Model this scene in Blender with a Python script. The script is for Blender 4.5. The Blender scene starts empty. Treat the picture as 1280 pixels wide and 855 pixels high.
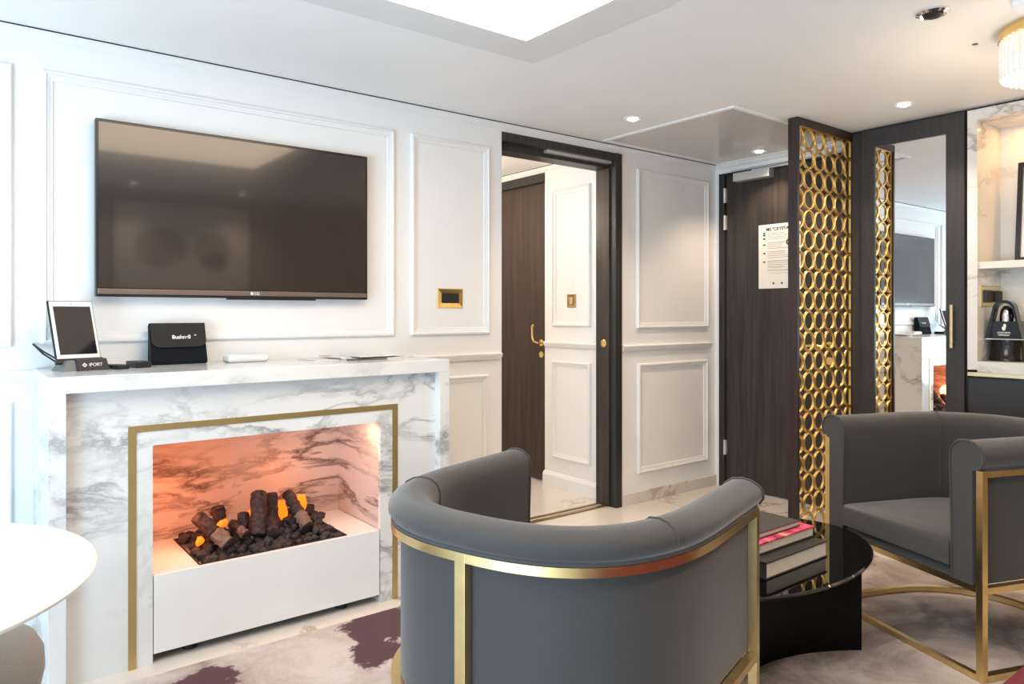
import bpy, bmesh, math, random
from mathutils import Vector, Matrix, noise as mnoise
random.seed(7)
SC = bpy.context.scene
COL = SC.collection
PI = math.pi
R = math.radians

# ------------------------------------------------------------------ camera, exposure, world, large lights
CAM_Z = 1.184
cd = bpy.data.cameras.new('camera')
cam = bpy.data.objects.new('camera', cd); COL.objects.link(cam)
cam.location = (0, 0, CAM_Z)
cam.rotation_euler = (R(90), 0, R(52.16 - 90))
cd.sensor_width = 36; cd.lens = 909.2 * 36 / 1280
cd.shift_y = -(427.5 - 391.35) / 1280
cd.clip_start = 0.02
SC.camera = cam
SC.view_settings.view_transform = 'Standard'
SC.view_settings.look = 'None'
SC.view_settings.gamma = 1
SC.view_settings.use_curve_mapping = False
SC.view_settings.exposure = 0.45

w = bpy.data.worlds.new('world'); SC.world = w; w.use_nodes = True
w.node_tree.nodes['Background'].inputs[0].default_value = (0.75, 0.87, 1.0, 1)
w.node_tree.nodes['Background'].inputs[1].default_value = 0.8

def area(name, loc, target, sx, sy, power, col, spread=180):
    l = bpy.data.lights.new(name, 'AREA'); l.shape = 'RECTANGLE'; l.size = sx; l.size_y = sy
    l.energy = power; l.color = col; l.spread = R(spread)
    o = bpy.data.objects.new(name, l); COL.objects.link(o); o.location = loc
    o.rotation_euler = (Vector(target) - Vector(loc)).to_track_quat('-Z', 'Y').to_euler()
    return o

# daylight through the big balcony window in the left wall (out of frame)
area('window_daylight', (-1.95, .55, .70), (1.0, .50, 2.6), 2.3, 1.3, 98, (0.60, 0.83, 1.0))

TRAY_STRENGTH = 5.4
DOWN_W = 22
WARM = (1.0, 0.76, 0.55)

# ------------------------------------------------------------------ materials
def new_mat(name):
    m = bpy.data.materials.new(name); m.use_nodes = True
    nt = m.node_tree
    return m, nt, nt.nodes['Principled BSDF']

def N(nt, t, **kw):
    n = nt.nodes.new(t)
    for k, v in kw.items():
        if k in n.inputs: n.inputs[k].default_value = v
        else: setattr(n, k, v)
    return n

def ramp(nt, stops):
    r = nt.nodes.new('ShaderNodeValToRGB')
    el = r.color_ramp.elements
    while len(el) < len(stops): el.new(0.5)
    for e, (p, c) in zip(el, stops):
        e.position = p; e.color = (*c, 1)
    return r

def coords(nt, scale=(1, 1, 1), rot=(0, 0, 0)):
    tc = nt.nodes.new('ShaderNodeTexCoord')
    mp = N(nt, 'ShaderNodeMapping')
    mp.inputs['Scale'].default_value = scale; mp.inputs['Rotation'].default_value = rot
    nt.links.new(tc.outputs['Object'], mp.inputs['Vector'])
    return mp.outputs['Vector']

def simple(name, col, rough=0.5, metal=0.0, var=0.06, vscale=6, bump=0.0, bscale=200, coat=0, spec=None, sheen=0):
    m, nt, b = new_mat(name)
    b.inputs['Roughness'].default_value = rough; b.inputs['Metallic'].default_value = metal
    b.inputs['Coat Weight'].default_value = coat
    b.inputs['Sheen Weight'].default_value = sheen
    if spec is not None: b.inputs['Specular IOR Level'].default_value = spec
    v = coords(nt)
    n = N(nt, 'ShaderNodeTexNoise', Scale=vscale, Detail=4.0)
    nt.links.new(v, n.inputs['Vector'])
    r = ramp(nt, [(0.3, [c * (1 - var) for c in col]), (0.7, [min(1, c * (1 + var)) for c in col])])
    nt.links.new(n.outputs['Fac'], r.inputs['Fac']); nt.links.new(r.outputs['Color'], b.inputs['Base Color'])
    if bump:
        n2 = N(nt, 'ShaderNodeTexNoise', Scale=bscale, Detail=2.0)
        nt.links.new(v, n2.inputs['Vector'])
        bp = N(nt, 'ShaderNodeBump', Strength=bump, Distance=0.002)
        nt.links.new(n2.outputs['Fac'], bp.inputs['Height']); nt.links.new(bp.outputs['Normal'], b.inputs['Normal'])
    return m

def marble(name, base, vein, scale=2.2, width=0.05, rot=(0.5, 0.6, 0.5), mask=1.3, rough=0.18, cover=(0.44, 0.62), cloud=0.05, zs=1.7):
    m, nt, b = new_mat(name)
    L = nt.links.new
    v = coords(nt, (1.0, 1.0, zs), rot)
    n0 = N(nt, 'ShaderNodeTexNoise', Scale=scale * 0.9, Detail=5.0, Roughness=0.6)
    L(v, n0.inputs['Vector'])
    add = N(nt, 'ShaderNodeMix'); add.data_type = 'VECTOR'; add.inputs['Factor'].default_value = 0.22
    L(v, add.inputs[4]); L(n0.outputs['Color'], add.inputs[5])
    n1 = N(nt, 'ShaderNodeTexNoise', Scale=scale, Detail=9.0, Roughness=0.62, Distortion=0.5)
    L(add.outputs[1], n1.inputs['Vector'])
    s = N(nt, 'ShaderNodeMath', operation='SUBTRACT'); s.inputs[1].default_value = 0.5
    L(n1.outputs['Fac'], s.inputs[0])
    a = N(nt, 'ShaderNodeMath', operation='ABSOLUTE'); L(s.outputs[0], a.inputs[0])
    r1 = ramp(nt, [(0.0, (1, 1, 1)), (width * 0.35, (0.55, 0.55, 0.55)), (width, (0, 0, 0))])
    L(a.outputs[0], r1.inputs['Fac'])
    n2 = N(nt, 'ShaderNodeTexNoise', Scale=mask, Detail=3.0)
    L(v, n2.inputs['Vector'])
    r2 = ramp(nt, [(cover[0], (0, 0, 0)), (cover[1], (1, 1, 1))]); L(n2.outputs['Fac'], r2.inputs['Fac'])
    mu = N(nt, 'ShaderNodeMath', operation='MULTIPLY'); L(r1.outputs['Color'], mu.inputs[0]); L(r2.outputs['Color'], mu.inputs[1])
    n3 = N(nt, 'ShaderNodeTexNoise', Scale=scale * 0.7, Detail=5.0); L(v, n3.inputs['Vector'])
    r3 = ramp(nt, [(0.3, [c * (1 - cloud * 2) for c in base]), (0.65, base)]); L(n3.outputs['Fac'], r3.inputs['Fac'])
    mx = N(nt, 'ShaderNodeMix'); mx.data_type = 'RGBA'
    L(mu.outputs[0], mx.inputs[0]); L(r3.outputs['Color'], mx.inputs[6]); mx.inputs[7].default_value = (*vein, 1)
    L(mx.outputs[2], b.inputs['Base Color'])
    b.inputs['Roughness'].default_value = rough
    return m

def wood(name, dark, light, rough=0.4, axis=2, scale=14, spec=0.4):
    m, nt, b = new_mat(name)
    L = nt.links.new
    sc = [scale, scale, scale]; sc[axis] = scale * 0.05
    v = coords(nt, tuple(sc))
    n = N(nt, 'ShaderNodeTexNoise', Scale=2.2, Detail=7.0, Roughness=0.65, Distortion=0.4)
    L(v, n.inputs['Vector'])
    r = ramp(nt, [(0.32, dark), (0.68, light)])
    L(n.outputs['Fac'], r.inputs['Fac']); L(r.outputs['Color'], b.inputs['Base Color'])
    b.inputs['Roughness'].default_value = rough; b.inputs['Specular IOR Level'].default_value = spec
    bp = N(nt, 'ShaderNodeBump', Strength=0.12, Distance=0.001)
    L(n.outputs['Fac'], bp.inputs['Height']); L(bp.outputs['Normal'], b.inputs['Normal'])
    return m

def emit(name, col, strength):
    m, nt, b = new_mat(name)
    b.inputs['Base Color'].default_value = (*[min(1, c) for c in col], 1)
    b.inputs['Emission Color'].default_value = (*col, 1); b.inputs['Emission Strength'].default_value = strength
    n = N(nt, 'ShaderNodeTexNoise', Scale=3.0)
    r = ramp(nt, [(0, [c * 0.98 for c in col]), (1, col)])
    nt.links.new(n.outputs['Fac'], r.inputs['Fac']); nt.links.new(r.outputs['Color'], b.inputs['Emission Color'])
    return m

def fabric(name, col, rough=0.85, sheen=0.45, scale=700):
    m, nt, b = new_mat(name)
    L = nt.links.new
    v = coords(nt, (1, 1, 1), (0.3, 0.2, 0.78))
    wv = N(nt, 'ShaderNodeTexWave', Scale=scale * 0.35, Distortion=1.5, Detail=1.0)
    L(v, wv.inputs['Vector'])
    n = N(nt, 'ShaderNodeTexNoise', Scale=scale, Detail=2.0); L(v, n.inputs['Vector'])
    r = ramp(nt, [(0.25, [c * 0.82 for c in col]), (0.75, [c * 1.15 for c in col])])
    L(n.outputs['Fac'], r.inputs['Fac']); L(r.outputs['Color'], b.inputs['Base Color'])
    mx = N(nt, 'ShaderNodeMath', operation='ADD'); L(wv.outputs['Fac'], mx.inputs[0]); L(n.outputs['Fac'], mx.inputs[1])
    bp = N(nt, 'ShaderNodeBump', Strength=0.18, Distance=0.0008)
    L(mx.outputs[0], bp.inputs['Height']); L(bp.outputs['Normal'], b.inputs['Normal'])
    b.inputs['Roughness'].default_value = rough; b.inputs['Sheen Weight'].default_value = sheen
    b.inputs['Sheen Roughness'].default_value = 0.4
    return m

def rug_mat():
    m, nt, b = new_mat('rug_pile')
    L = nt.links.new
    v = coords(nt)
    n1 = N(nt, 'ShaderNodeTexNoise', Scale=2.6, Detail=7.0, Roughness=0.65, Distortion=0.8); L(v, n1.inputs['Vector'])
    r1 = ramp(nt, [(0.32, (0.15, 0.115, 0.105)), (0.45, (0.34, 0.275, 0.25)), (0.56, (0.58, 0.51, 0.48)), (0.7, (0.74, 0.69, 0.67))])
    sx = N(nt, 'ShaderNodeSeparateXYZ'); L(v, sx.inputs[0])
    mr = N(nt, 'ShaderNodeMapRange'); L(sx.outputs['X'], mr.inputs[0]); mr.inputs[1].default_value = 1.2; mr.inputs[2].default_value = 2.4; mr.inputs[3].default_value = .13; mr.inputs[4].default_value = -.015
    sh = N(nt, 'ShaderNodeMath', operation='ADD'); L(n1.outputs['Fac'], sh.inputs[0]); L(mr.outputs[0], sh.inputs[1])
    L(sh.outputs[0], r1.inputs['Fac'])
    # burgundy blots woven into the rug
    nb = N(nt, 'ShaderNodeTexNoise', Scale=7.0, Detail=8.0, Roughness=0.7); L(v, nb.inputs['Vector'])
    acc = None
    for (x, y, rad) in [(1.32, 2.46, 0.20), (1.17, 2.27, 0.12), (1.45, 2.28, 0.2), (0.66, 2.43, 0.11), (0.50, 2.42, 0.10), (0.45, 1.6, 0.3)]:
        d = N(nt, 'ShaderNodeVectorMath', operation='DISTANCE'); L(v, d.inputs[0]); d.inputs[1].default_value = (x, y, 0.012)
        q = N(nt, 'ShaderNodeMath', operation='DIVIDE'); L(d.outputs['Value'], q.inputs[0]); q.inputs[1].default_value = rad
        if acc is None: acc = q
        else:
            mn = N(nt, 'ShaderNodeMath', operation='MINIMUM'); L(acc.outputs[0], mn.inputs[0]); L(q.outputs[0], mn.inputs[1]); acc = mn
    sm = N(nt, 'ShaderNodeMath', operation='MULTIPLY_ADD'); L(nb.outputs['Fac'], sm.inputs[0]); sm.inputs[1].default_value = 2.2; sm.inputs[2].default_value = -1.1
    ad = N(nt, 'ShaderNodeMath', operation='ADD'); L(acc.outputs[0], ad.inputs[0]); L(sm.outputs[0], ad.inputs[1])
    rb = ramp(nt, [(0.72, (1, 1, 1)), (0.86, (0, 0, 0))]); L(ad.outputs[0], rb.inputs['Fac'])
    mx = N(nt, 'ShaderNodeMix'); mx.data_type = 'RGBA'
    L(rb.outputs['Color'], mx.inputs[0]); L(r1.outputs['Color'], mx.inputs[6]); mx.inputs[7].default_value = (0.085, 0.022, 0.034, 1)
    nf = N(nt, 'ShaderNodeTexNoise', Scale=350.0, Detail=2.0); L(v, nf.inputs['Vector'])
    rf = ramp(nt, [(0.3, (0.72, 0.72, 0.72)), (0.7, (1.0, 1.0, 1.0))]); L(nf.outputs['Fac'], rf.inputs['Fac'])
    mm = N(nt, 'ShaderNodeMix'); mm.data_type = 'RGBA'; mm.blend_type = 'MULTIPLY'; mm.inputs[0].default_value = 1
    L(mx.outputs[2], mm.inputs[6]); L(rf.outputs['Color'], mm.inputs[7])
    L(mm.outputs[2], b.inputs['Base Color'])
    bp = N(nt, 'ShaderNodeBump', Strength=0.5, Distance=0.004); L(nf.outputs['Fac'], bp.inputs['Height']); L(bp.outputs['Normal'], b.inputs['Normal'])
    b.inputs['Roughness'].default_value = 0.95; b.inputs['Sheen Weight'].default_value = 0.2
    return m

M = {}
M['paint'] = simple('white_wall_paint', (0.88, 0.88, 0.885), 0.45, var=0.012, vscale=2)
M['ceil'] = simple('ceiling_paint', (0.93, 0.93, 0.93), 0.6, var=0.012, vscale=2)
M['gloss_panel'] = simple('glossy_ceiling_panel', (0.66, 0.63, 0.61), 0.22, var=0.01, vscale=2)
M['panel_border'] = simple('pale_grey_border', (0.80, 0.80, 0.795), 0.5, var=0.01, vscale=2)
M['taupe'] = simple('taupe_wall_covering', (0.36, 0.31, 0.27), 0.6, var=0.03, vscale=3)
M['gap'] = simple('shadow_gap_black', (0.012, 0.012, 0.013), 0.6)
M['marble'] = marble('white_grey_marble', (0.82, 0.83, 0.83), (0.30, 0.31, 0.32), scale=2.2, width=0.05, rot=(0.4, 0.75, 0.3), mask=1.9, rough=0.16, cover=(0.40, 0.60))
M['marble_bold'] = marble('veined_marble', (0.80, 0.81, 0.81), (0.26, 0.27, 0.28), scale=2.2, width=0.05, rot=(0, 0.42, 0), mask=1.5, rough=0.16, cover=(0.47, 0.64), zs=2.4)
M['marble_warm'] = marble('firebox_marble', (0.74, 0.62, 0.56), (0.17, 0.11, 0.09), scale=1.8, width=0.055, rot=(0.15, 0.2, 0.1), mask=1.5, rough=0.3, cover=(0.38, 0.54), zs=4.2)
M['marble_niche'] = marble('niche_marble', (0.80, 0.78, 0.74), (0.42, 0.38, 0.34), scale=2.4, width=0.05, rot=(0.9, 0.3, 0.2), mask=2.0, rough=0.2)
M['floor'] = marble('cream_floor_marble', (0.80, 0.75, 0.70), (0.42, 0.33, 0.27), scale=1.6, width=0.022, rot=(0.1, 0.2, 0.9), mask=1.4, rough=0.2, cover=(0.46, 0.6), cloud=0.06)
M['rug'] = rug_mat()
M['gold'] = simple('brushed_brass', (0.73, 0.56, 0.27), 0.30, 1.0, var=0.06, vscale=30)
M['gold_polish'] = simple('polished_brass', (0.86, 0.62, 0.24), 0.16, 1.0, var=0.05, vscale=20)
M['gold_lattice'] = simple('lattice_gold', (0.78, 0.54, 0.19), 0.38, 1.0, var=0.08, vscale=25)
M['gold_flat'] = simple('satin_gold_strip', (0.58, 0.45, 0.20), 0.42, 0.85, var=0.05, vscale=12)
M['pale_gold'] = simple('pale_gold_strip', (0.80, 0.72, 0.47), 0.35, 0.9, var=0.04)
M['old_brass'] = simple('bronze_plate', (0.36, 0.25, 0.12), 0.35, 0.9, var=0.15, vscale=40)
M['chrome'] = simple('chrome', (0.80, 0.80, 0.82), 0.12, 1.0, var=0.02)
M['silver'] = simple('satin_silver', (0.74, 0.74, 0.74), 0.35, 0.6, var=0.03)
M['door_wood'] = wood('dark_wenge_door', (0.020, 0.016, 0.014), (0.060, 0.050, 0.044), 0.42)
M['door_wood2'] = wood('brown_wenge_door', (0.030, 0.018, 0.011), (0.075, 0.048, 0.033), 0.42)
M['frame_wood'] = wood('charcoal_door_frame', (0.022, 0.021, 0.020), (0.042, 0.040, 0.038), 0.4)
M['screen_wood'] = wood('wine_brown_screen_frame', (0.022, 0.013, 0.013), (0.048, 0.030, 0.029), 0.38)
M['cab_wood'] = wood('charcoal_cabinet', (0.030, 0.028, 0.029), (0.046, 0.043, 0.044), 0.4, scale=20)
M['cab_dark'] = simple('near_black_lacquer', (0.022, 0.024, 0.030), 0.4, var=0.05)
M['mirror'] = simple('mirror_glass', (0.93, 0.94, 0.94), 0.0, 1.0, var=0.001)
M['tvscreen'] = simple('tv_screen', (0.030, 0.020, 0.016), 0.16, 0.0, var=0.01, spec=0.5, coat=0.45)
M['tvscreen'].node_tree.nodes['Principled BSDF'].inputs['Coat Roughness'].default_value = 0.05
M['tvscreen'].node_tree.nodes['Principled BSDF'].inputs['Coat IOR'].default_value = 1.6
M['tvframe'] = simple('tv_black_frame', (0.015, 0.015, 0.016), 0.25, var=0.02)
M['tvstrip'] = simple('tv_bronze_strip', (0.26, 0.20, 0.17), 0.35, 0.7, var=0.04)
M['fabric'] = fabric('charcoal_grey_fabric', (0.049, 0.0468, 0.046))
M['piping'] = fabric('charcoal_piping', (0.05, 0.048, 0.047), 0.8, 0.2)
M['stoolfab'] = fabric('grey_weave', (0.28, 0.26, 0.245), 0.9, 0.2, 500)
M['stoolbase'] = fabric('brown_weave', (0.12, 0.09, 0.075), 0.9, 0.1, 500)
M['red'] = fabric('crimson_upholstery', (0.115, 0.006, 0.016), 0.8, 0.0)
M['white_gloss'] = simple('white_lacquer', (0.86, 0.865, 0.87), 0.25, var=0.01)
M['white_table'] = simple('white_table_top', (0.88, 0.885, 0.89), 0.22, var=0.01)
M['black_gloss'] = simple('black_gloss', (0.006, 0.005, 0.006), 0.12, var=0.05)
M['table_black'] = simple('table_base_black', (0.004, 0.003, 0.003), 0.3, var=0.05, spec=0.12)
M['black_soft'] = simple('black_nylon', (0.010, 0.012, 0.017), 0.9, bump=0.3, bscale=500, spec=0.15)
M['black_flap'] = simple('black_leatherette', (0.016, 0.017, 0.018), 0.55, bump=0.3, bscale=300, spec=0.25)
M['dark_plastic'] = simple('dark_grey_plastic', (0.022, 0.021, 0.022), 0.4, var=0.05, spec=0.3)
M['mid_plastic'] = simple('mid_grey_plastic', (0.13, 0.15, 0.15), 0.4, var=0.05)
M['white_plastic'] = simple('white_plastic', (0.86, 0.86, 0.86), 0.3, var=0.01)
M['screen_glass'] = simple('tablet_glass', (0.010, 0.010, 0.014), 0.06, var=0.01, spec=0.12)
M['print_white'] = simple('print_white', (0.82, 0.82, 0.82), 0.5, var=0.01)
M['print_black'] = simple('print_black', (0.02, 0.02, 0.02), 0.6, var=0.01)
M['print_grey'] = simple('print_grey', (0.42, 0.38, 0.34), 0.6, var=0.05)
M['paper'] = simple('notice_paper', (0.86, 0.82, 0.76), 0.6, var=0.01)
M['pages'] = simple('book_pages', (0.70, 0.66, 0.60), 0.8, var=0.05, vscale=60)
M['black_cover'] = simple('black_book_cover', (0.022, 0.022, 0.024), 0.45, var=0.05)
M['grey_cover'] = simple('charcoal_book_cover', (0.055, 0.050, 0.048), 0.55, var=0.05)
M['log'] = simple('charred_log', (0.036, 0.020, 0.019), 0.75, var=0.95, vscale=70, bump=1.0, bscale=110)
M['log_cut'] = simple('bare_log_wood', (0.20, 0.125, 0.095), 0.85, var=0.3, vscale=50, bump=0.8, bscale=150)
M['coal'] = simple('coal', (0.024, 0.020, 0.023), 0.6, var=0.7, vscale=40, bump=0.8, bscale=150)
M['flame'] = emit('flame_glow', (1.0, 0.21, 0.008), 1.0)
M['ember'] = emit('ember_glow', (1.0, 0.28, 0.02), 1.2)
M['tray_light'] = emit('light_panel_diffuser', (1.0, 0.80, 0.60), TRAY_STRENGTH)
M['lamp_warm'] = emit('downlight_lens', (1.0, 0.88, 0.70), 7.0)
M['lamp_cryst'] = emit('crystal_glow', (1.0, 0.93, 0.82), 1.2)
M['crystal'] = simple('crystal_rod', (0.55, 0.53, 0.49), 0.1, var=0.1, vscale=80)
M['crystal'].node_tree.nodes['Principled BSDF'].inputs['Emission Color'].default_value = (1.0, .93, .8, 1)
M['crystal'].node_tree.nodes['Principled BSDF'].inputs['Emission Strength'].default_value = 0.30
M['art_paper'] = simple('art_print_paper', (0.80, 0.74, 0.68), 0.6, var=0.03)
M['art_dark'] = simple('art_print_shape', (0.36, 0.30, 0.26), 0.7, var=0.3, vscale=8)
M['curtain'] = simple('sheer_curtain', (0.78, 0.82, 0.84), 0.8, var=0.03)
M['brown_gloss'] = simple('dark_picture_frame', (0.02, 0.017, 0.016), 0.3)
M['red_print'] = simple('red_print', (0.65, 0.10, 0.06), 0.5)
M['grey_print'] = simple('magazine_grey', (0.12, 0.12, 0.13), 0.5, var=0.2, vscale=40)

def pink_cover():
    m, nt, b = new_mat('pink_floral_cover')
    v = coords(nt)
    n = N(nt, 'ShaderNodeTexNoise', Scale=28.0, Detail=5.0, Distortion=1.0); nt.links.new(v, n.inputs['Vector'])
    r = ramp(nt, [(0.3, (0.25, 0.01, 0.05)), (0.45, (0.62, 0.04, 0.14)), (0.55, (0.72, 0.10, 0.22)), (0.66, (0.80, 0.42, 0.20)), (0.75, (0.85, 0.70, 0.6))])
    nt.links.new(n.outputs['Fac'], r.inputs['Fac']); nt.links.new(r.outputs['Color'], b.inputs['Base Color'])
    b.inputs['Roughness'].default_value = 0.35
    return m
M['pink'] = pink_cover()

def smoked_glass():
    m, nt, b = new_mat('smoked_black_glass')
    b.inputs['Base Color'].default_value = (0.05, 0.06, 0.06, 1)
    b.inputs['Roughness'].default_value = 0.02
    n = N(nt, 'ShaderNodeTexNoise', Scale=2.0)
    gl = N(nt, 'ShaderNodeBsdfGlossy', Roughness=0.02); gl.inputs['Color'].default_value = (0.9, 0.95, 0.94, 1)
    tr = N(nt, 'ShaderNodeBsdfTransparent')
    r = ramp(nt, [(0, (0.10, 0.125, 0.12)), (1, (0.12, 0.145, 0.14))]); nt.links.new(n.outputs['Fac'], r.inputs['Fac'])
    nt.links.new(r.outputs['Color'], tr.inputs['Color'])
    fr = N(nt, 'ShaderNodeFresnel', IOR=1.55)
    mx = N(nt, 'ShaderNodeMixShader')
    nt.links.new(fr.outputs[0], mx.inputs[0]); nt.links.new(tr.outputs[0], mx.inputs[1]); nt.links.new(gl.outputs[0], mx.inputs[2])
    nt.links.new(mx.outputs[0], nt.nodes['Material Output'].inputs['Surface'])
    return m
M['smoked'] = smoked_glass()

# ------------------------------------------------------------------ mesh helpers
def thing(name, label, cat, loc=(0, 0, 0), rot=(0, 0, 0), group=None):
    o = bpy.data.objects.new(name, None); COL.objects.link(o)
    o.empty_display_size = 0.05
    o.location = loc; o.rotation_euler = rot
    o['label'] = label; o['category'] = cat
    if group: o['group'] = group
    return o

def tag(o, label, cat, group=None, kind=None):
    o['label'] = label; o['category'] = cat
    if group: o['group'] = group
    if kind: o['kind'] = kind
    return o

def pmat(p):
    m = Matrix.Translation(p.location) @ p.rotation_euler.to_matrix().to_4x4()
    return pmat(p.parent) @ m if p.parent else m

class B:
    def __init__(s): s.bm = bmesh.new()
    def box(s, a, b, bev=0, seg=2, mtx=None):
        ret = bmesh.ops.create_cube(s.bm, size=1)
        vs = ret['verts']
        for v in vs:
            v.co = Vector([a[i] + (v.co[i] + 0.5) * (b[i] - a[i]) for i in range(3)])
        if bev:
            es = list({e for v in vs for e in v.link_edges})
            r = bmesh.ops.bevel(s.bm, geom=es, offset=bev, segments=seg, affect='EDGES', profile=0.5)
            vs = list({v for f in r['faces'] for v in f.verts} | {v for v in vs if v.is_valid})
        if mtx is not None:
            for v in vs: v.co = mtx @ v.co
        return s
    def prism(s, pts, d, both=True):
        """pts: 3D polygon; d: extrusion vector"""
        d = Vector(d)
        a = [s.bm.verts.new(Vector(p)) for p in pts]; b = [s.bm.verts.new(Vector(p) + d) for p in pts]
        n = len(pts)
        s.bm.faces.new(a[::-1]); s.bm.faces.new(b)
        for i in range(n): s.bm.faces.new((a[i], a[(i + 1) % n], b[(i + 1) % n], b[i]))
        return s
    def loft(s, rings, closed=True, cap=True, loop=False):
        vr = [[s.bm.verts.new(Vector(p)) for p in r] for r in rings]
        n = len(vr[0]); m = len(vr)
        for i in range(m if loop else m - 1):
            r0, r1 = vr[i], vr[(i + 1) % m]
            for j in range(n if closed else n - 1):
                k = (j + 1) % n
                s.bm.faces.new((r0[j], r0[k], r1[k], r1[j]))
        if cap and not loop and closed:
            s.bm.faces.new(vr[0][::-1]); s.bm.faces.new(vr[-1])
        return s
    def sweep(s, path, sec, n, closed=False, cap=True):
        """sec: list of (a, b): a along n x tangent, b along n"""
        n = Vector(n).normalized(); P = [Vector(p) for p in path]; m = len(P); rings = []
        for i in range(m):
            if closed: t0 = (P[i] - P[i - 1]); t1 = (P[(i + 1) % m] - P[i])
            else:
                t0 = P[i] - P[i - 1] if i > 0 else P[1] - P[0]
                t1 = P[i + 1] - P[i] if i < m - 1 else P[-1] - P[-2]
            t0 = t0.normalized(); t1 = t1.normalized()
            s0 = n.cross(t0); s1 = n.cross(t1); sd = (s0 + s1).normalized()
            k = 1 / max(0.3, sd.dot(s0))
            rings.append([P[i] + sd * (a * k) + n * b for a, b in sec])
        return s.loft(rings, True, cap, closed)
    def tube(s, path, r, seg=10, cap=True):
        P = [Vector(p) for p in path]; m = len(P); rings = []; u = None
        rr = r if isinstance(r, (list, tuple)) else [r] * m
        for i in range(m):
            t = (P[min(i + 1, m - 1)] - P[max(i - 1, 0)]).normalized()
            if u is None:
                u = t.orthogonal().normalized()
            else:
                u = (u - t * u.dot(t)).normalized()
            v = t.cross(u)
            rings.append([P[i] + (u * math.cos(2 * PI * j / seg) + v * math.sin(2 * PI * j / seg)) * rr[i] for j in range(seg)])
        return s.loft(rings, True, cap)
    def lathe(s, prof, c=(0, 0, 0), seg=48, axis='z'):
        rings = []
        c = Vector(c)
        for r, h in prof:
            ring = []
            for j in range(seg):
                a = 2 * PI * j / seg; x, y = max(r, 1e-4) * math.cos(a), max(r, 1e-4) * math.sin(a)
                p = {'z': (x, y, h), 'y': (x, h, -y), 'x': (h, x, y)}[axis]
                ring.append(c + Vector(p))
            rings.append(ring)
        return s.loft(rings, True, True)
    def build(s, name, mat, parent=None, world=True, smooth=None, kind=None):
        bmesh.ops.remove_doubles(s.bm, verts=s.bm.verts, dist=1e-6)
        bmesh.ops.recalc_face_normals(s.bm, faces=s.bm.faces)
        me = bpy.data.meshes.new(name)
        if parent is not None and world:
            s.bm.transform(pmat(parent).inverted())
        s.bm.to_mesh(me); s.bm.free()
        if smooth:
            me.shade_smooth(); me.set_sharp_from_angle(angle=R(smooth))
        me.materials.append(mat)
        o = bpy.data.objects.new(name, me); COL.objects.link(o)
        if parent is not None: o.parent = parent
        if kind: o['kind'] = kind
        return o

def struct(name, b, mat, smooth=None): return b.build(name, mat, None, smooth=smooth, kind='structure')

def text_part(name, body, size, mtx, mat, parent=None, ext=0.0006, bold=0.0, align='CENTER', world=True):
    cu = bpy.data.curves.new(name, 'FONT'); cu.body = body; cu.size = size; cu.extrude = ext; cu.offset = bold
    cu.align_x = align; cu.align_y = 'CENTER'
    ob = bpy.data.objects.new('tmp_text', cu); COL.objects.link(ob)
    dg = bpy.context.evaluated_depsgraph_get(); dg.update()
    me = bpy.data.meshes.new_from_object(ob.evaluated_get(dg))
    COL.objects.unlink(ob); bpy.data.objects.remove(ob)
    m = mtx
    if parent is not None and world: m = pmat(parent).inverted() @ mtx
    me.transform(m); me.materials.clear(); me.materials.append(mat); me.name = name
    o = bpy.data.objects.new(name, me); COL.objects.link(o)
    if parent is not None: o.parent = parent
    return o

def facing(loc, right, up):
    r = Vector(right).normalized(); u = Vector(up).normalized(); n = r.cross(u)
    return Matrix(((r.x, u.x, n.x, loc[0]), (r.y, u.y, n.y, loc[1]), (r.z, u.z, n.z, loc[2]), (0, 0, 0, 1)))

# ------------------------------------------------------------------ room shell
D = 3.1055          # fireplace wall plane (y)
XC = 4.19           # entry wall plane (x)
XK = 3.993          # cabinet fronts (x)
H = 2.20            # ceiling
XL, YB = -1.70, -0.46
BX = 3.28           # bathroom right wall

struct('floor', B().box((XL - .1, YB - .1, -.06), (4.75, 5.2, 0)), M['floor'])
struct('ceiling', B().box((XL - .1, YB - .1, H), (4.75, 5.2, H + .2)), M['ceil'])
TX0, TX1, TY0, TY1 = .55, 1.690, 1.00, 2.090
t = thing('ceiling_light_panel', 'large square white light panel glowing in the ceiling inside a flat pale border', 'ceiling light', ((TX0 + TX1) / 2, (TY0 + TY1) / 2, H))
B().box((TX0, TY0, H - .010), (TX1, TY1, H - .001)).build('diffuser', M['tray_light'], t)
b = B(); bw = .182
b.box((TX0 - bw, TY0 - bw, H - .007), (TX1 + bw, TY0, H)); b.box((TX0 - bw, TY1, H - .007), (TX1 + bw, TY1 + bw, H)); b.box((TX0 - bw, TY0, H - .007), (TX0, TY1, H)); b.box((TX1, TY0, H - .007), (TX1 + bw, TY1, H))
b.build('border', M['panel_border'], t)

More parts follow.
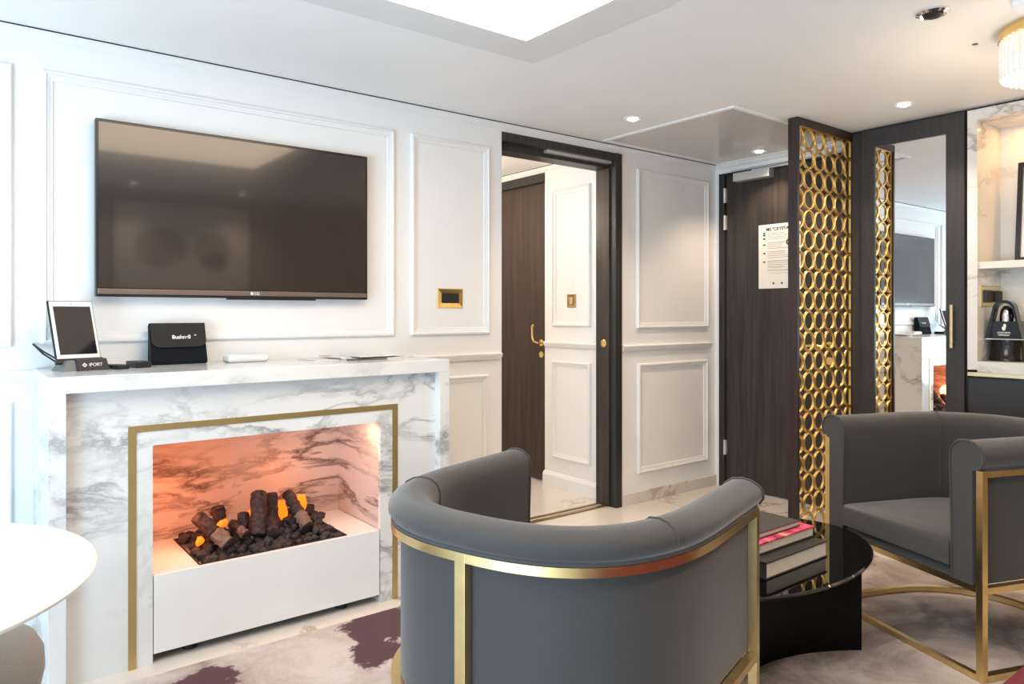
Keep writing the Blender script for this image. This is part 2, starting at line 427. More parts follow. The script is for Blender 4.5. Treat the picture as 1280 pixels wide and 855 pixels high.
# walls
DOOR_L, DOOR_R, TRIM_R, DTOP = 2.342, 3.20, 3.255, 2.155
WB = D + .16
b = B()
b.box((XL - .1, D, 0), (DOOR_L, WB, H)); b.box((DOOR_L, D, DTOP), (TRIM_R, WB, H)); b.box((TRIM_R, D, 0), (XC + .15, WB, H))
struct('wall_back', b, M['paint'])
EY0, EY1, EZ = 2.175, 3.072, 2.135      # entry door opening
b = B()
b.box((XC, 2.06, 0), (XC + .15, EY0, H)); b.box((XC, EY1, 0), (XC + .15, D, H)); b.box((XC, EY0, EZ), (XC + .15, EY1, H))
b.box((4.62, YB - .1, 0), (4.75, 2.06, H))
struct('wall_right', b, M['paint'])
WY0, WY1, WZ0, WZ1 = -0.42, 2.05, 0.15, 2.08     # balcony window
b = B()
b.box((XL - .1, YB, 0), (XL, WY0, H)); b.box((XL - .1, WY1, 0), (XL, D, H)); b.box((XL - .1, WY0, WZ1), (XL, WY1, H)); b.box((XL - .1, WY0, 0), (XL, WY1, WZ0))
struct('wall_left', b, M['paint'])
struct('wall_front', B().box((XL - .1, YB - .1, 0), (4.62, YB, H)), M['taupe'])
b = B()
for y in (WY0, (WY0 + WY1) / 2 - .025, WY1 - .05): b.box((XL - .08, y, WZ0), (XL - .02, y + .05, WZ1))
b.box((XL - .08, WY0, WZ0), (XL - .02, WY1, WZ0 + .05)); b.box((XL - .08, WY0, WZ1 - .05), (XL - .02, WY1, WZ1))
struct('window_1', b, M['white_gloss'])
# bathroom walls behind the doorway
BDY0, BDY1 = 3.85, 4.62
b = B()
b.box((BX, WB, 0), (BX + .12, BDY0, H)); b.box((BX, BDY1, 0), (BX + .12, 5.1, H)); b.box((BX, BDY0, 2.16), (BX + .12, BDY1, H))
b.box((1.5, 5.0, 0), (BX, 5.1, H)); b.box((1.4, WB, 0), (1.5, 5.1, H))
struct('wall_bathroom', b, M['paint'])

# solid black strip as shadow gap's shade, and small cornice under the ceiling
b = B(); b.box((XL, D - .0235, H - .0045), (XC, D, H)); struct('trim_1', b, M['gap'])
prof = [(0, 0), (.022, 0), (.022, -.008), (.016, -.018), (.008, -.026), (0, -.032)]
def cornice(name, p0, p1, n2):
    # n2: direction out of the wall
    p0 = Vector(p0); p1 = Vector(p1); n2 = Vector(n2)
    r = [[p + n2 * a + Vector((0, 0, c)) for a, c in prof] for p in (p0, p1)]
    struct(name, B().loft(r), M['paint'])
cornice('trim_2', (XL, D, H - .0045), (XC, D, H - .0045), (0, -1, 0))
cornice('trim_3', (XC, D, H - .0), (XC, 2.12, H - .0), (-1, 0, 0))
cornice('trim_4', (BX, WB, H - .004), (BX, 5.0, H - .004), (-1, 0, 0))
struct('trim_5', B().box((BX - .0235, WB, H - .004), (BX, 5.0, H)), M['gap'])  # black strip standing for the shade in the bathroom ceiling gap

# panel mouldings
MS = [(0, 0), (0, .010), (.005, .016), (.012, .017), (.016, .011), (.022, .010), (.027, .006), (.034, .005), (.036, 0)]
tn = [6]
def panel(u0, z0, u1, z1, wall='back'):
    if wall == 'back':
        f = lambda u, z: (u, D, z); n = (0, -1, 0)
        pts = [f(u0, z0), f(u1, z0), f(u1, z1), f(u0, z1)]
        # inward = n x t must point to the panel centre
        b = B().sweep(pts[::-1] if Vector(n).cross(Vector((1, 0, 0))).z < 0 else pts, MS, n, True)
    else:
        f = lambda u, z: (BX, u, z); n = (-1, 0, 0)
        pts = [f(u0, z0), f(u1, z0), f(u1, z1), f(u0, z1)]
        b = B().sweep(pts[::-1] if Vector(n).cross(Vector((0, 1, 0))).z < 0 else pts, MS, n, True)
    struct('trim_%d' % tn[0], b, M['paint'], smooth=30); tn[0] += 1
for x0, x1, za, zb in [(-1.55, -.80, 1.066, 2.06), (-.70, .181, 1.066, 2.06), (.269, 1.693, 1.074, 2.06), (1.785, 2.258, 1.074, 2.06), (3.394, 4.105, 1.088, 2.083)]:
    panel(x0, za, x1, zb)
for x0, x1, za, zb in [(-1.55, -.80, .19, .869), (-.70, .181, .19, .869), (1.785, 2.252, .19, .863), (3.402, 4.095, .182, .868)]:
    panel(x0, za, x1, zb)
panel(3.392, 1.095, 3.765, 2.02, 'bath'); panel(3.392, .20, 3.765, .86, 'bath')
RAIL = [(0, -.018), (.012, -.018), (.016, -.008), (.022, 0), (.024, .012), (.018, .017), (0, .018)]
def rail(p0, p1, n2):
    p0 = Vector(p0); p1 = Vector(p1); n2 = Vector(n2)
    r = [[p + n2 * a + Vector((0, 0, c)) for a, c in RAIL] for p in (p0, p1)]
    struct('trim_%d' % tn[0], B().loft(r), M['paint'], smooth=30); tn[0] += 1
rail((XL, D, .963), (.247, D, .963), (0, -1, 0)); rail((1.712, D, .957), (DOOR_L - .01, D, .957), (0, -1, 0)); rail((TRIM_R + .01, D, .969), (4.13, D, .969), (0, -1, 0))
rail((BX, WB + .02, .972), (BX, BDY0 - .01, .972), (-1, 0, 0))
# baseboards
struct('baseboard_back', B().box((TRIM_R, D - .012, 0), (XC, D, .07), .002).box((1.712, D - .012, 0), (DOOR_L, D, .07), .002).box((XL, D - .012, 0), (.245, D, .07), .002), M['floor'])
b = B(); pr = [(0, 0), (.022, 0), (.022, .075), (.014, .09), (0, .098)]
b.loft([[Vector((BX, y, 0)) + Vector((-a, 0, c)) for a, c in pr] for y in (WB, BDY0 + .0)])
struct('baseboard_bathroom', b, M['paint'])

# sliding-door frame (trim) of the doorway in the fireplace wall
b = B()
b.box((DOOR_R, D - .012, 0), (TRIM_R, WB, DTOP + .0), .002)
b.box((DOOR_L, D - .006, DTOP - .045), (DOOR_R, WB, DTOP), .002)
b.box((DOOR_L, D + .05, DTOP - .085), (DOOR_R, WB, DTOP - .045))
struct('trim_door_frame', b, M['frame_wood'])
struct('trim_door_track_cover', B().box((2.68, D + .02, DTOP - .062), (3.195, D + .05, DTOP - .0455)), M['silver'])
struct('trim_door_track', B().box((DOOR_L, D + .055, 0), (DOOR_R, D + .085, .006)).box((DOOR_L, D + .12, 0), (DOOR_R, D + .14, .006)), M['old_brass'])
# sliding door standing in its pocket: its edge and round pull show in the jamb
d = B().box((DOOR_R - .012, D + .035, .008), (DOOR_R + 0.0, D + .115, DTOP - .09), .002).build('door_2', M['door_wood'], kind='structure')
pm = B().lathe([(.024, 0), (.024, -.006), (.020, -.008), (.018, -.004), (.001, -.003)], (DOOR_R - .012, D + .075, .998), 28, 'x').build('door_pull', M['gold_polish'], d, world=False, smooth=40)
# bathroom inner door
d3 = thing('door_3', '', 'door', (BX + .05, BDY0, 0))
for k in ('label', 'category'): del d3[k]
d3['kind'] = 'structure'
B().box((BX + .03, BDY0, .008), (BX + .075, BDY1, 2.10), .002).build('door_leaf', M['door_wood2'], d3)
B().box((BX - .004, BDY0, 2.10), (BX + .1, BDY1, 2.16)).build('door_head', M['frame_wood'], d3)
hb = B(); hy = 3.915
hb.lathe([(.001, -.008), (.024, -.008), (.026, 0)], (BX + .03, hy, .975), 24, 'x')
hb.tube([(BX + .03, hy, .975), (BX - .015, hy, .975), (BX - .028, hy + .02, .985), (BX - .03, hy + .035, 1.01), (BX - .03, hy + .037, 1.09), (BX - .026, hy + .022, 1.105)], .009, 12)
hb.build('door_handle', M['gold_polish'], d3, smooth=50)
B().lathe([(.001, -.007), (.014, -.007), (.016, -.010), (.022, -.010), (.025, 0)], (BX + .03, hy, .892), 24, 'x').build('lock_rosette', M['gold_polish'], d3, smooth=40)

# entry door
d1 = thing('door_1', '', 'door', (XC, EY0, 0))
for k in ('label', 'category'): del d1[k]
d1['kind'] = 'structure'
FW = .043
b = B(); b.box((XC - .006, EY1 - FW, 0), (XC + .1, EY1, EZ), .002); b.box((XC - .006, EY0, 0), (XC + .1, EY0 + .03, EZ), .002); b.box((XC - .006, EY0, EZ - .012), (XC + .1, EY1, EZ), .002)
b.build('door_frame', M['frame_wood'], d1)
leaf = B().box((XC + .012, EY0 + .033, .006), (XC + .06, EY1 - FW - .003, EZ - .015), .002).build('door_leaf', M['door_wood'], d1)
for z in (1.985, 1.80, .27):
    hb = B(); hb.tube([(XC - .004, EY1 - FW - .001, z - .05), (XC - .004, EY1 - FW - .001, z + .05)], .007, 12)
    hb.box((XC - .004, EY1 - FW - .012, z - .048), (XC + .014, EY1 - FW + .01, z + .048))
    hb.build('hinge', M['silver'], d1, smooth=40)
B().box((XC - .05, 2.66, 2.06), (XC + .012, 2.93, 2.115), .004).build('door_closer', M['silver'], d1)
B().box((XC - .03, 2.50, 2.115), (XC - .012, 2.80, 2.125)).build('closer_arm', M['silver'], d1)
hb = B(); hy = 2.285
hb.lathe([(.001, -.010), (.026, -.010), (.028, 0)], (XC + .012, hy, .985), 24, 'x')
hb.tube([(XC + .012, hy, .985), (XC - .045, hy, .985), (XC - .055, hy + .015, .985), (XC - .055, hy + .13, .985)], .010, 12)
hb.build('door_handle', M['gold_polish'], d1, smooth=50)
B().lathe([(.001, -.008), (.024, -.008), (.026, 0)], (XC + .012, hy, .895), 24, 'x').build('lock_rosette', M['gold_polish'], d1, smooth=40)
B().box((XC - .025, EY0 + .02, H - .060), (XC, EY1 - .1, H - .034), .002).build('header_rail', M['white_gloss'], d1)

# notice on the entry door
NX = XC + .0115
t = thing('notice', 'white printed notice sheet with small icons stuck on the dark entry door', 'notice', (NX, 2.64, 1.54))
B().box((NX - .002, 2.475, 1.343), (NX, 2.772, 1.757)).build('sheet', M['paper'], t)
def on_door(y, z): return facing((NX - .0026, y, z), (0, -1, 0), (0, 0, 1))
text_part('heading', 'MS "CRYSTAL MOZART"', .029, on_door(2.716, 1.724), M['print_black'], t, .0004, .0007, 'LEFT')
b = B()
rr = random.Random(3)
z = 1.70
for k in range(17):
    L = rr.uniform(.10, .2); hgt = .0032 if k % 4 else .0045
    b.box((NX - .0028, 2.706 - L, z - hgt), (NX - .002, 2.706, z)); z -= .0125 if k % 4 != 3 else .022
for zz in (1.475, 1.440): b.box((NX - .0028, 2.50, zz), (NX - .002, 2.70, zz + .002))
b.build('printed_lines', M['print_grey'], t)
for zz in (1.705, 1.692, 1.67, 1.63, 1.575, 1.52): B().box((NX - .0028, 2.722, zz - .009), (NX - .002, 2.738, zz)).build('icon', M['print_black'], t)
for yy in (2.67, 2.61, 2.56): B().box((NX - .0028, yy - .012, 1.37), (NX - .002, yy, 1.382)).build('icon', M['print_black'], t)
B().lathe([(.001, -.0012), (.020, -.0012), (.020, 0)], (NX - .002, 2.555, 1.635), 24, 'x').build('seal', M['print_black'], t)
B().lathe([(.001, -.0018), (.012, -.0018), (.012, -.001)], (NX - .002, 2.555, 1.635), 24, 'x').build('seal_centre', M['gold_flat'], t)

# ceiling access panel over the vestibule
b = B(); AX0, AX1, AY0, AY1 = 3.04, 4.155, 2.145, 3.05
t = thing('ceiling_access_panel', 'glossy flush ceiling panel with a fine raised border above the entry vestibule', 'ceiling panel', ((AX0 + AX1) / 2, (AY0 + AY1) / 2, H))
B().box((AX0 + .03, AY0 + .03, H - .003), (AX1 - .03, AY1 - .03, H)).build('panel', M['gloss_panel'], t)
B().sweep([(AX0, AY0, H), (AX0, AY1, H), (AX1, AY1, H), (AX1, AY0, H)], [(0, 0), (0, .006), (.008, .009), (.02, .009), (.024, .004), (.03, .004), (.03, 0)], (0, 0, -1), True).build('border', M['paint'], t)

# ------------------------------------------------------------------ fireplace
FM, FS = 2.639, 2.679          # front of mantel frame, front of the recessed surround
MX0, MX1, MZ = .245, 1.709, .985
fp = thing('fireplace', 'white marble fireplace surround with a gold inlaid frame against the panelled wall', 'fireplace', ((MX0 + MX1) / 2, 2.87, 0))
TB, TP = .053, .048
b = B(); b.box((MX0, FM, MZ - TB), (MX1, D - .003, MZ), .002); b.box((MX0, FM, 0), (MX0 + TP, D - .003, MZ - TB), .001); b.box((MX1 - TP, FM, 0), (MX1, D - .003, MZ - TB), .001)
b.build('mantel_frame', M['marble'], fp)
FX0, FX1, FZ = .548, 1.400, .738      # firebox opening
GX0, GX1, GZ = .473, 1.478, .808      # outer edge of the gold strip
gw = .024
b = B(); e = .0
b.box((MX0 + TP, FS, 0), (GX0, FS + .02, MZ - TB)); b.box((GX1, FS, 0), (MX1 - TP, FS + .02, MZ - TB)); b.box((GX0, FS, GZ), (GX1, FS + .02, MZ - TB))
b.build('surround_panel', M['marble_bold'], fp)
b = B(); b.box((GX0, FS - .003, 0), (GX0 + gw, FS + .02, GZ)); b.box((GX1 - gw, FS - .003, 0), (GX1, FS + .02, GZ)); b.box((GX0 + gw, FS - .003, GZ - gw * .9), (GX1 - gw, FS + .02, GZ))
b.build('gold_inlay', M['gold_flat'], fp)
b = B(); b.box((GX0 + gw, FS, 0), (FX0, FS + .02, GZ - gw * .9)); b.box((FX1, FS, 0), (GX1 - gw, FS + .02, GZ - gw * .9)); b.box((FX0, FS, FZ), (FX1, FS + .02, GZ - gw * .9))
b.build('inner_border', M['marble'], fp)
FBY = 3.085
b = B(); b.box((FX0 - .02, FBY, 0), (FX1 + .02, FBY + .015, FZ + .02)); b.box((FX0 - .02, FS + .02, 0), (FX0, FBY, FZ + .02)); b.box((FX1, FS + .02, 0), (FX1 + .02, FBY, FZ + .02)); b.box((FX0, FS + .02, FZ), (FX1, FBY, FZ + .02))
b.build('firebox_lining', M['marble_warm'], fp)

LZ = .297
ef = thing('electric_fire', 'white box of the electric fire standing in the fireplace opening', 'electric fire', (.975, 2.88, 0))
b = B()
# hollow top with a sunken tray for the coals
CX0, CX1, CY0, CY1 = .70, 1.262, 2.697, 3.065
b.box((FX0 + .003, FS + .001, .032), (FX1 - .003, CY0, LZ), .002)
b.box((FX0 + .003, CY1, .2), (FX1 - .003, FBY - .002, LZ))
b.box((FX0 + .003, CY0, .2), (CX0, CY1, LZ)); b.box((CX1, CY0, .2), (FX1 - .003, CY1, LZ)); b.box((CX0, CY0, .2), (CX1, CY1, LZ - .025))
b.build('hearth_box', M['white_gloss'], ef)
for x in (.68, 1.255):
    B().lathe([(.024, 0), (.024, .012), (.018, .02), (.018, .21)], (x, 2.74, 0), 20).build('foot', M['print_black'], ef, smooth=40)
b = B(); b.sweep([(CX0, CY0, LZ), (CX1, CY0, LZ), (CX1, CY1, LZ), (CX0, CY1, LZ)], [(0, -.02), (0, .002), (.006, .002), (.006, -.02)], (0, 0, 1), True)
b.build('tray_rim', M['print_black'], ef)
# coal bed
rr = random.Random(11)
b = B()
for i in range(300):
    x = rr.uniform(CX0 + .02, CX1 - .02); y = rr.uniform(CY0 + .02, CY1 - .03)
    fy = (y - CY0) / (CY1 - CY0)
    z = LZ - .012 + (.060 + .05 * max(0, (x - 1.05) / .2) * fy) * min(1, fy * 2.2) * (0.55 + .45 * math.sin((x - CX0) / (CX1 - CX0) * PI)) * rr.uniform(.3, 1.0)
    s = rr.uniform(.013, .026)
    ret = bmesh.ops.create_icosphere(b.bm, subdivisions=1, radius=s)
    for v in ret['verts']:
        k = 1 + .35 * mnoise.noise(v.co * 60 + Vector((i, 0, 0)))
        v.co = Vector((v.co.x * k * 1.15, v.co.y * k, v.co.z * k * .85)) + Vector((x, y, z))
o = b.build('coal_bed', M['coal'], ef); o['kind'] = 'stuff'
# logs
def log(label, p0, p1, r0, r1, cut=0.0, seed=0):
    p0 = Vector(p0); p1 = Vector(p1)
    t = thing('log', label, 'log', p1, group='charred logs in the fire')
    def piece(a, bb, name, mat, ra, rb, par):
        n = 20; seg = 20; rings = []
        ax = (bb - a).normalized(); u = ax.orthogonal().normalized(); v = ax.cross(u)
        for i in range(n):
            f = i / (n - 1); c = a.lerp(bb, f); rad = ra + (rb - ra) * f
            if i == 0 or i == n - 1: rad *= .80
            ring = []
            for j in range(seg):
                an = 2 * PI * j / seg
                k = 1 + .28 * mnoise.noise(Vector((math.cos(an) * 1.6 + seed * 7, math.sin(an) * 1.6, f * 5))) + .16 * mnoise.noise(Vector((math.cos(an) * 4, math.sin(an) * 4 + seed, f * 16)))
                ring.append(c + (u * math.cos(an) + v * math.sin(an)) * rad * k)
            rings.append(ring)
        B().loft(rings).build(name, mat, par, smooth=60)
    if cut:
        m = p0.lerp(p1, 1 - cut)
        rm = r0 + (r1 - r0) * (1 - cut)
        piece(p0, m.lerp(p1, .08), 'bark', M['log'], r0, rm, t); piece(m, p1.lerp(m, .12), 'bare_wood', M['log_cut'], rm * .98, r1, t)
        piece(p1.lerp(m, .15), p1, 'charred_end', M['log'], r1 * .98, r1 * .8, t)
    else:
        piece(p0, p1, 'bark', M['log'], r0, r1, t)
log('thick charred log lying to the front at the left end of the fire', (.735, 2.87, .425), (.826, 2.75, .328), .024, .027, .45, 1)
log('stubby upright log end glowing beneath, at the back left of the fire', (.83, 2.93, .435), (.835, 2.92, .36), .026, .022, 0, 2)
log('short upright log left beside the tallest log', (.915, 2.89, .405), (.905, 2.86, .335), .022, .020, 0, 3)
log('tallest log, standing upright in the middle of the fire', (.972, 2.88, .478), (.938, 2.79, .335), .028, .030, 0, 4)
log('brown upright log just right of the tallest log', (1.038, 2.92, .458), (1.024, 2.88, .33), .022, .022, 0, 5)
log('grey end of a log lying below the brown upright log', (1.01, 2.86, .36), (.990, 2.775, .335), .025, .027, 0, 6)
log('slanting log with bare wood, at the right of the fire', (1.10, 2.92, .45), (1.134, 2.775, .328), .022, .026, .42, 7)
log('small bare log behind the front coals left of the tallest log', (.865, 2.88, .375), (.898, 2.79, .340), .018, .019, .5, 8)
# flames and embers (parts of the fire)
def flame(p, wd, ht, seed):
    rings = []; p = Vector(p)
    for i in range(9):
        f = i / 8; rad = wd * (math.sin(PI * (0.18 + .82 * (1 - f))) ** .8) * (1 - .25 * f) + .001
        c = p + Vector((.006 * math.sin(f * 4 + seed), 0, ht * f))
        rings.append([c + Vector((math.cos(a) * rad, math.sin(a) * rad * .5, .004 * math.sin(3 * a + seed))) for a in [2 * PI * j / 14 for j in range(14)]])
    B().loft(rings).build('flame', M['flame'], ef, smooth=60)
flame((1.086, 2.93, .32), .022, .095, 1); flame((1.175, 2.955, .345), .032, .075, 2); flame((.942, 2.915, .33), .012, .07, 3)
flame((.838, 2.90, .355), .022, .03, 4); flame((.735, 2.83, .325), .016, .03, 5); flame((1.012, 2.93, .33), .014, .06, 6)
# warm lamps hidden in the fire
def point(name, loc, e, col, rad=.03):
    l = bpy.data.lights.new(name, 'POINT'); l.energy = e; l.color = col; l.shadow_soft_size = rad
    o = bpy.data.objects.new(name, l); COL.objects.link(o); o.location = loc; return o
point('fire_glow', (.68, 2.85, .46), 1.25, (1.0, .24, .07), .06); point('fire_glow', (1.14, 2.93, .50), .40, (1.0, .26, .07), .05)
area('firebox_lamp', (1.33, 2.735, .728), (1.36, 2.80, .3), .06, .03, .28, (1.0, .64, .36))
area('firebox_lamp', (.85, 2.72, .728), (.9, 2.95, .3), .6, .03, .5, (1.0, .34, .14))

# ------------------------------------------------------------------ television
TVY = 3.058
tv = thing('television', 'large black flat television mounted on the panelled wall above the fireplace', 'television', (.984, TVY, 1.245), (R(.0), 0, 0))
tx0, tx1, tz0, tz1 = .432 - .984, 1.532 - .984, 0, .660
b = B(); b.box((tx0, 0, tz0), (tx1, .035, tz1), .003)
b.box((tx0 + .2, .02, .12), (tx1 - .2, .040, .5)); b.build('housing', M['tvframe'], tv, world=False)
B().box((tx0 + .010, -.002, .034), (tx1 - .010, .0, tz1 - .012)).build('screen', M['tvscreen'], tv, world=False)
B().box((tx0 + .006, -.006, .010), (tx1 - .006, .0, .030), .002).build('lower_strip', M['tvstrip'], tv, world=False)
b = B(); lz = .020; lx = (tx0 + tx1) / 2 + .02
text_part('logo_text', 'LG', .017, facing((lx + .010, -.0065, lz), (1, 0, 0), (0, 0, 1)), M['print_white'], tv, .0004, .0003, 'LEFT', False)
B().lathe([(.0065, -.0066), (.0065, -.0060)], (lx, 0, lz), 20, 'y').build('logo_disc', M['print_white'], tv, world=False)
B().box((-.08, .004, -.006), (.30, .02, .001)).build('sensor_bar', M['tvframe'], tv, world=False)
# wall bracket reaches the wall
B().box((-.25, .035, .2), (.25, D - TVY - .014, .36)).build('wall_bracket', M['tvframe'], tv, world=False)

# switch plates
def plate(name, label, loc, right, w_, h_, mat_f, mat_i, group=None, fr=.016):
    t = thing(name, label, 'switch', loc, group=group)
    m = facing(loc, right, (0, 0, 1))
    pts = [m @ Vector(p) for p in ((-w_ / 2, -h_ / 2, 0), (w_ / 2, -h_ / 2, 0), (w_ / 2, h_ / 2, 0), (-w_ / 2, h_ / 2, 0))]
    n = m.to_3x3() @ Vector((0, 0, 1))
    B().sweep(pts, [(0, 0), (0, .004), (.004, .007), (fr, .005), (fr, 0)], n, True).build('plate', mat_f, t)
    return t, m
t, m = plate('switch_plate', 'polished brass switch plate with dark rocker on the panelled wall right of the television', (2.013, D, 1.259), (1, 0, 0), .153, .098, M['gold_polish'], None, fr=.024)
B().box((-.053, -.026, .0), (.053, .026, .004), .001, mtx=m).build('rocker', M['dark_plastic'], t)
t, m = plate('switch_plate', 'small bronze light switch on the white wall inside the doorway', (BX, 3.575, 1.265), (0, -1, 0), .085, .088, M['old_brass'], None, fr=.012)
B().box((-.031, -.032, 0), (.031, .032, .005), .002, mtx=m).build('rocker', M['old_brass'], t)
B().box((-.016, -.022, .005), (.016, .022, .008), .002, mtx=m).build('button', M['gold'], t)
b = B().lathe([(.001, -.006), (.010, -.006), (.012, 0)], (BX, 3.61, .145), 18, 'x')
tag(b.build('door_stop', M['white_plastic'], smooth=40), 'small round white wall stop above the baseboard inside the doorway', 'door stop')

# ------------------------------------------------------------------ things on the mantel
def rotz(a, loc): return Matrix.Translation(loc) @ Matrix.Rotation(a, 4, 'Z')
# dock
dk = thing('charging_dock', 'grey charging dock under the white tablet on the left end of the mantel', 'dock', (.372, 2.93, MZ), (0, 0, R(14)))
b = B(); b.loft([[(-.078, -.05, 0), (.075, -.05, 0), (.075, .05, 0), (-.078, .05, 0)], [(-.060, -.034, .036), (.060, -.034, .036), (.060, .034, .036), (-.060, .034, .036)]])
b.build('base', M['mid_plastic'], dk, world=False)
b = B(); b.loft([[(-.034, -.056, 0), (.070, -.056, 0), (.070, -.03, 0), (-.034, -.03, 0)], [(-.034, -.041, .040), (.064, -.041, .040), (.064, -.02, .040), (-.034, -.02, .040)]])
b.build('front_cover', M['dark_plastic'], dk, world=False)
slope = Vector((0, .015, .04)).normalized()
text_part('logo_text', 'iPORT', .016, facing((.026, -.0500, .020), (1, 0, 0), slope), M['print_white'], dk, .0008, .0001, 'CENTER', False)
b = B(); mt = facing((-.010, -.0500, .020), (1, 0, 0), slope)
b.sweep([mt @ Vector(p) for p in ((-.008, 0, 0), (0, -.008, 0), (.008, 0, 0), (0, .008, 0))], [(0, -.001), (0, .001), (.003, .001), (.003, -.001)], mt.to_3x3() @ Vector((0, 0, 1)), True)
b.build('logo_mark', M['print_white'], dk, world=False)
b = B()
for q in (0, .012):
    b.tube([(.328, 2.975, MZ + .012 + q), (.305, 3.0, MZ + .025 + q), (.268, 3.045, MZ + .055 + q * .7), (.243, 3.10, MZ + .088)], .0032, 8)
b.build('cable', M['print_black'], dk, smooth=50)
# tablet: leans back in the dock
tb = thing('tablet', 'white framed tablet with dark screen leaning in the dock on the mantel', 'tablet', (.366, 2.925, MZ + .030), (R(-19), 0, R(17)))
tw, th = .142, .222
b = B(); b.box((-tw / 2 - .004, .002, -.004), (tw / 2 + .004, .012, th + .004), .004, 2); b.box((-tw / 2 - .006, -.006, -.006), (tw / 2 + .006, .012, .012), .003)
b.build('case', M['dark_plastic'], tb, world=False)
B().box((-tw / 2, -.003, .0), (tw / 2, .003, th), .003, 2).build('bezel', M['white_plastic'], tb, world=False)
B().box((-tw / 2 + .010, -.0042, .026), (tw / 2 - .010, -.002, th - .020)).build('display', M['screen_glass'], tb, world=False)
B().lathe([(.001, -.0036), (.002, -.0036), (.002, -.003)], (0, 0, th - .010), 10, 'y').build('camera_lens', M['print_black'], tb, world=False)
# remotes
def remote(label, loc, a, L, W, Hh):
    t = thing('remote_control', label, 'remote control', loc, (0, 0, a), group='remotes on the mantel')
    B().box((-W / 2, -L / 2, 0), (W / 2, L / 2, Hh), .004, 3).build('body', M['dark_plastic'], t, world=False, smooth=40)
    b = B()
    for i in range(2):
        for j in range(3): B().box((-W / 4 + i * W / 2 - .004, -L / 2 + .018 + j * .018, Hh), (-W / 4 + i * W / 2 + .004, -L / 2 + .026 + j * .018, Hh + .0015)).build('button', M['mid_plastic'], t, world=False)
remote('flat black remote control lying beside the charging dock', (.475, 2.92, MZ), R(24), .10, .042, .015)
remote('thicker black remote control lying next to the black pouch', (.556, 2.955, MZ), R(12), .095, .052, .023)
# pouch
pc = thing('binocular_pouch', 'black flap pouch with white lettering standing on the mantel', 'pouch', (.714, 3.045, MZ), (R(-5), 0, R(3)))
pw, ph, pd = .202, .160, .05
b = B()
ring = lambda z, ww, dd, yo: [(-ww / 2, -dd / 2 + yo, z), (ww / 2, -dd / 2 + yo, z), (ww / 2 + .002, yo, z), (ww / 2, dd / 2 + yo, z), (-ww / 2, dd / 2 + yo, z), (-ww / 2 - .002, yo, z)]
b.loft([ring(0, pw, pd, 0), ring(.01, pw + .004, pd + .004, 0), ring(.08, pw, pd * .8, .005), ring(.15, pw, pd * .36, .012), ring(ph, pw - .004, pd * .22, .012)])
b.build('body', M['black_soft'], pc, world=False)
# gusset folds at the left side
B().tube([(-pw / 2 - .003, -.02, .004), (-pw / 2 - .004, -.013, .08), (-pw / 2 - .001, 0, .15)], .005, 8).build('gusset', M['black_flap'], pc, world=False, smooth=60)
pts = [(-pw / 2, .160), (-pw / 2, .115)]
for k in range(9):
    a = PI + k / 8 * PI / 2; pts.append((-pw / 2 + .035 + .035 * math.cos(a), .090 + .025 * math.sin(a)))
for k in range(9):
    a = 1.5 * PI + k / 8 * PI / 2; pts.append((pw / 2 - .035 + .035 * math.cos(a), .090 + .025 * math.sin(a)))
pts += [(pw / 2, .115), (pw / 2, .160)]
yfl = lambda z: -.0245 + (z - .06) * .20 - .004
B().prism([(x, yfl(z), z) for x, z in pts], (0, .006, 0)).build('flap', M['black_flap'], pc, world=False)
fup = Vector((0, .2, 1)).normalized()
text_part('lettering', 'Bushnell', .0205, facing((.008, yfl(.104) - .001, .104), (1, 0, 0), fup), M['print_white'], pc, .0006, .0006, 'CENTER', False)
text_part('trademark_sign', 'TM', .006, facing((.060, yfl(.111) - .001, .111), (1, 0, 0), fup), M['print_white'], pc, .0006, .0003, 'CENTER', False)
# low white pack
t = B().box((.885, 2.98, MZ), (1.050, 3.065, MZ + .03), .012, 4).build('white_case', M['white_plastic'], smooth=60)
tag(t, 'low white rounded case lying at the back of the mantel between pouch and magazines', 'case')
# magazines
def mag(label, loc, a, L, W, hh, cov, zoff=0, dark=False):
    t = thing('magazine', label, 'magazine', (loc[0], loc[1], MZ + zoff), (0, 0, a), group='magazines on the mantel')
    B().box((-L / 2, -W / 2, 0), (L / 2, W / 2, hh * .7)).build('pages', M['pages'], t, world=False)
    B().box((-L / 2 - .001, -W / 2 - .001, hh * .7), (L / 2 + .001, W / 2 + .001, hh), .0008).build('cover', cov, t, world=False)
    B().box((-L / 2 - .002, -W / 2 - .0022, 0), (L / 2 - .08, -W / 2 - .0002, hh)).build('spine', M['grey_print'] if dark else M['print_white'], t, world=False)
mag('thin white leaflet spread out at the left of the magazines', (1.30, 2.96, MZ), R(8), .21, .15, .003, M['print_white'], 0)
mag('grey bottom magazine of the stack on the mantel', (1.45, 2.90, MZ), R(-3), .26, .19, .008, M['print_white'], 0, True)
mag('magazine with a red corner lying on the stack on the mantel', (1.40, 2.965, MZ), R(14), .22, .15, .005, M['print_white'], .0082)
mag('topmost white magazine of the stack on the mantel', (1.475, 2.89, MZ), R(4), .23, .17, .005, M['print_white'], .0135)
B().box((-.11, .03, .0051), (-.07, .07, .0058)).build('red_corner', M['red_print'], [o for o in COL.objects if o.get('label', '').startswith('magazine with a red')][0], world=False)

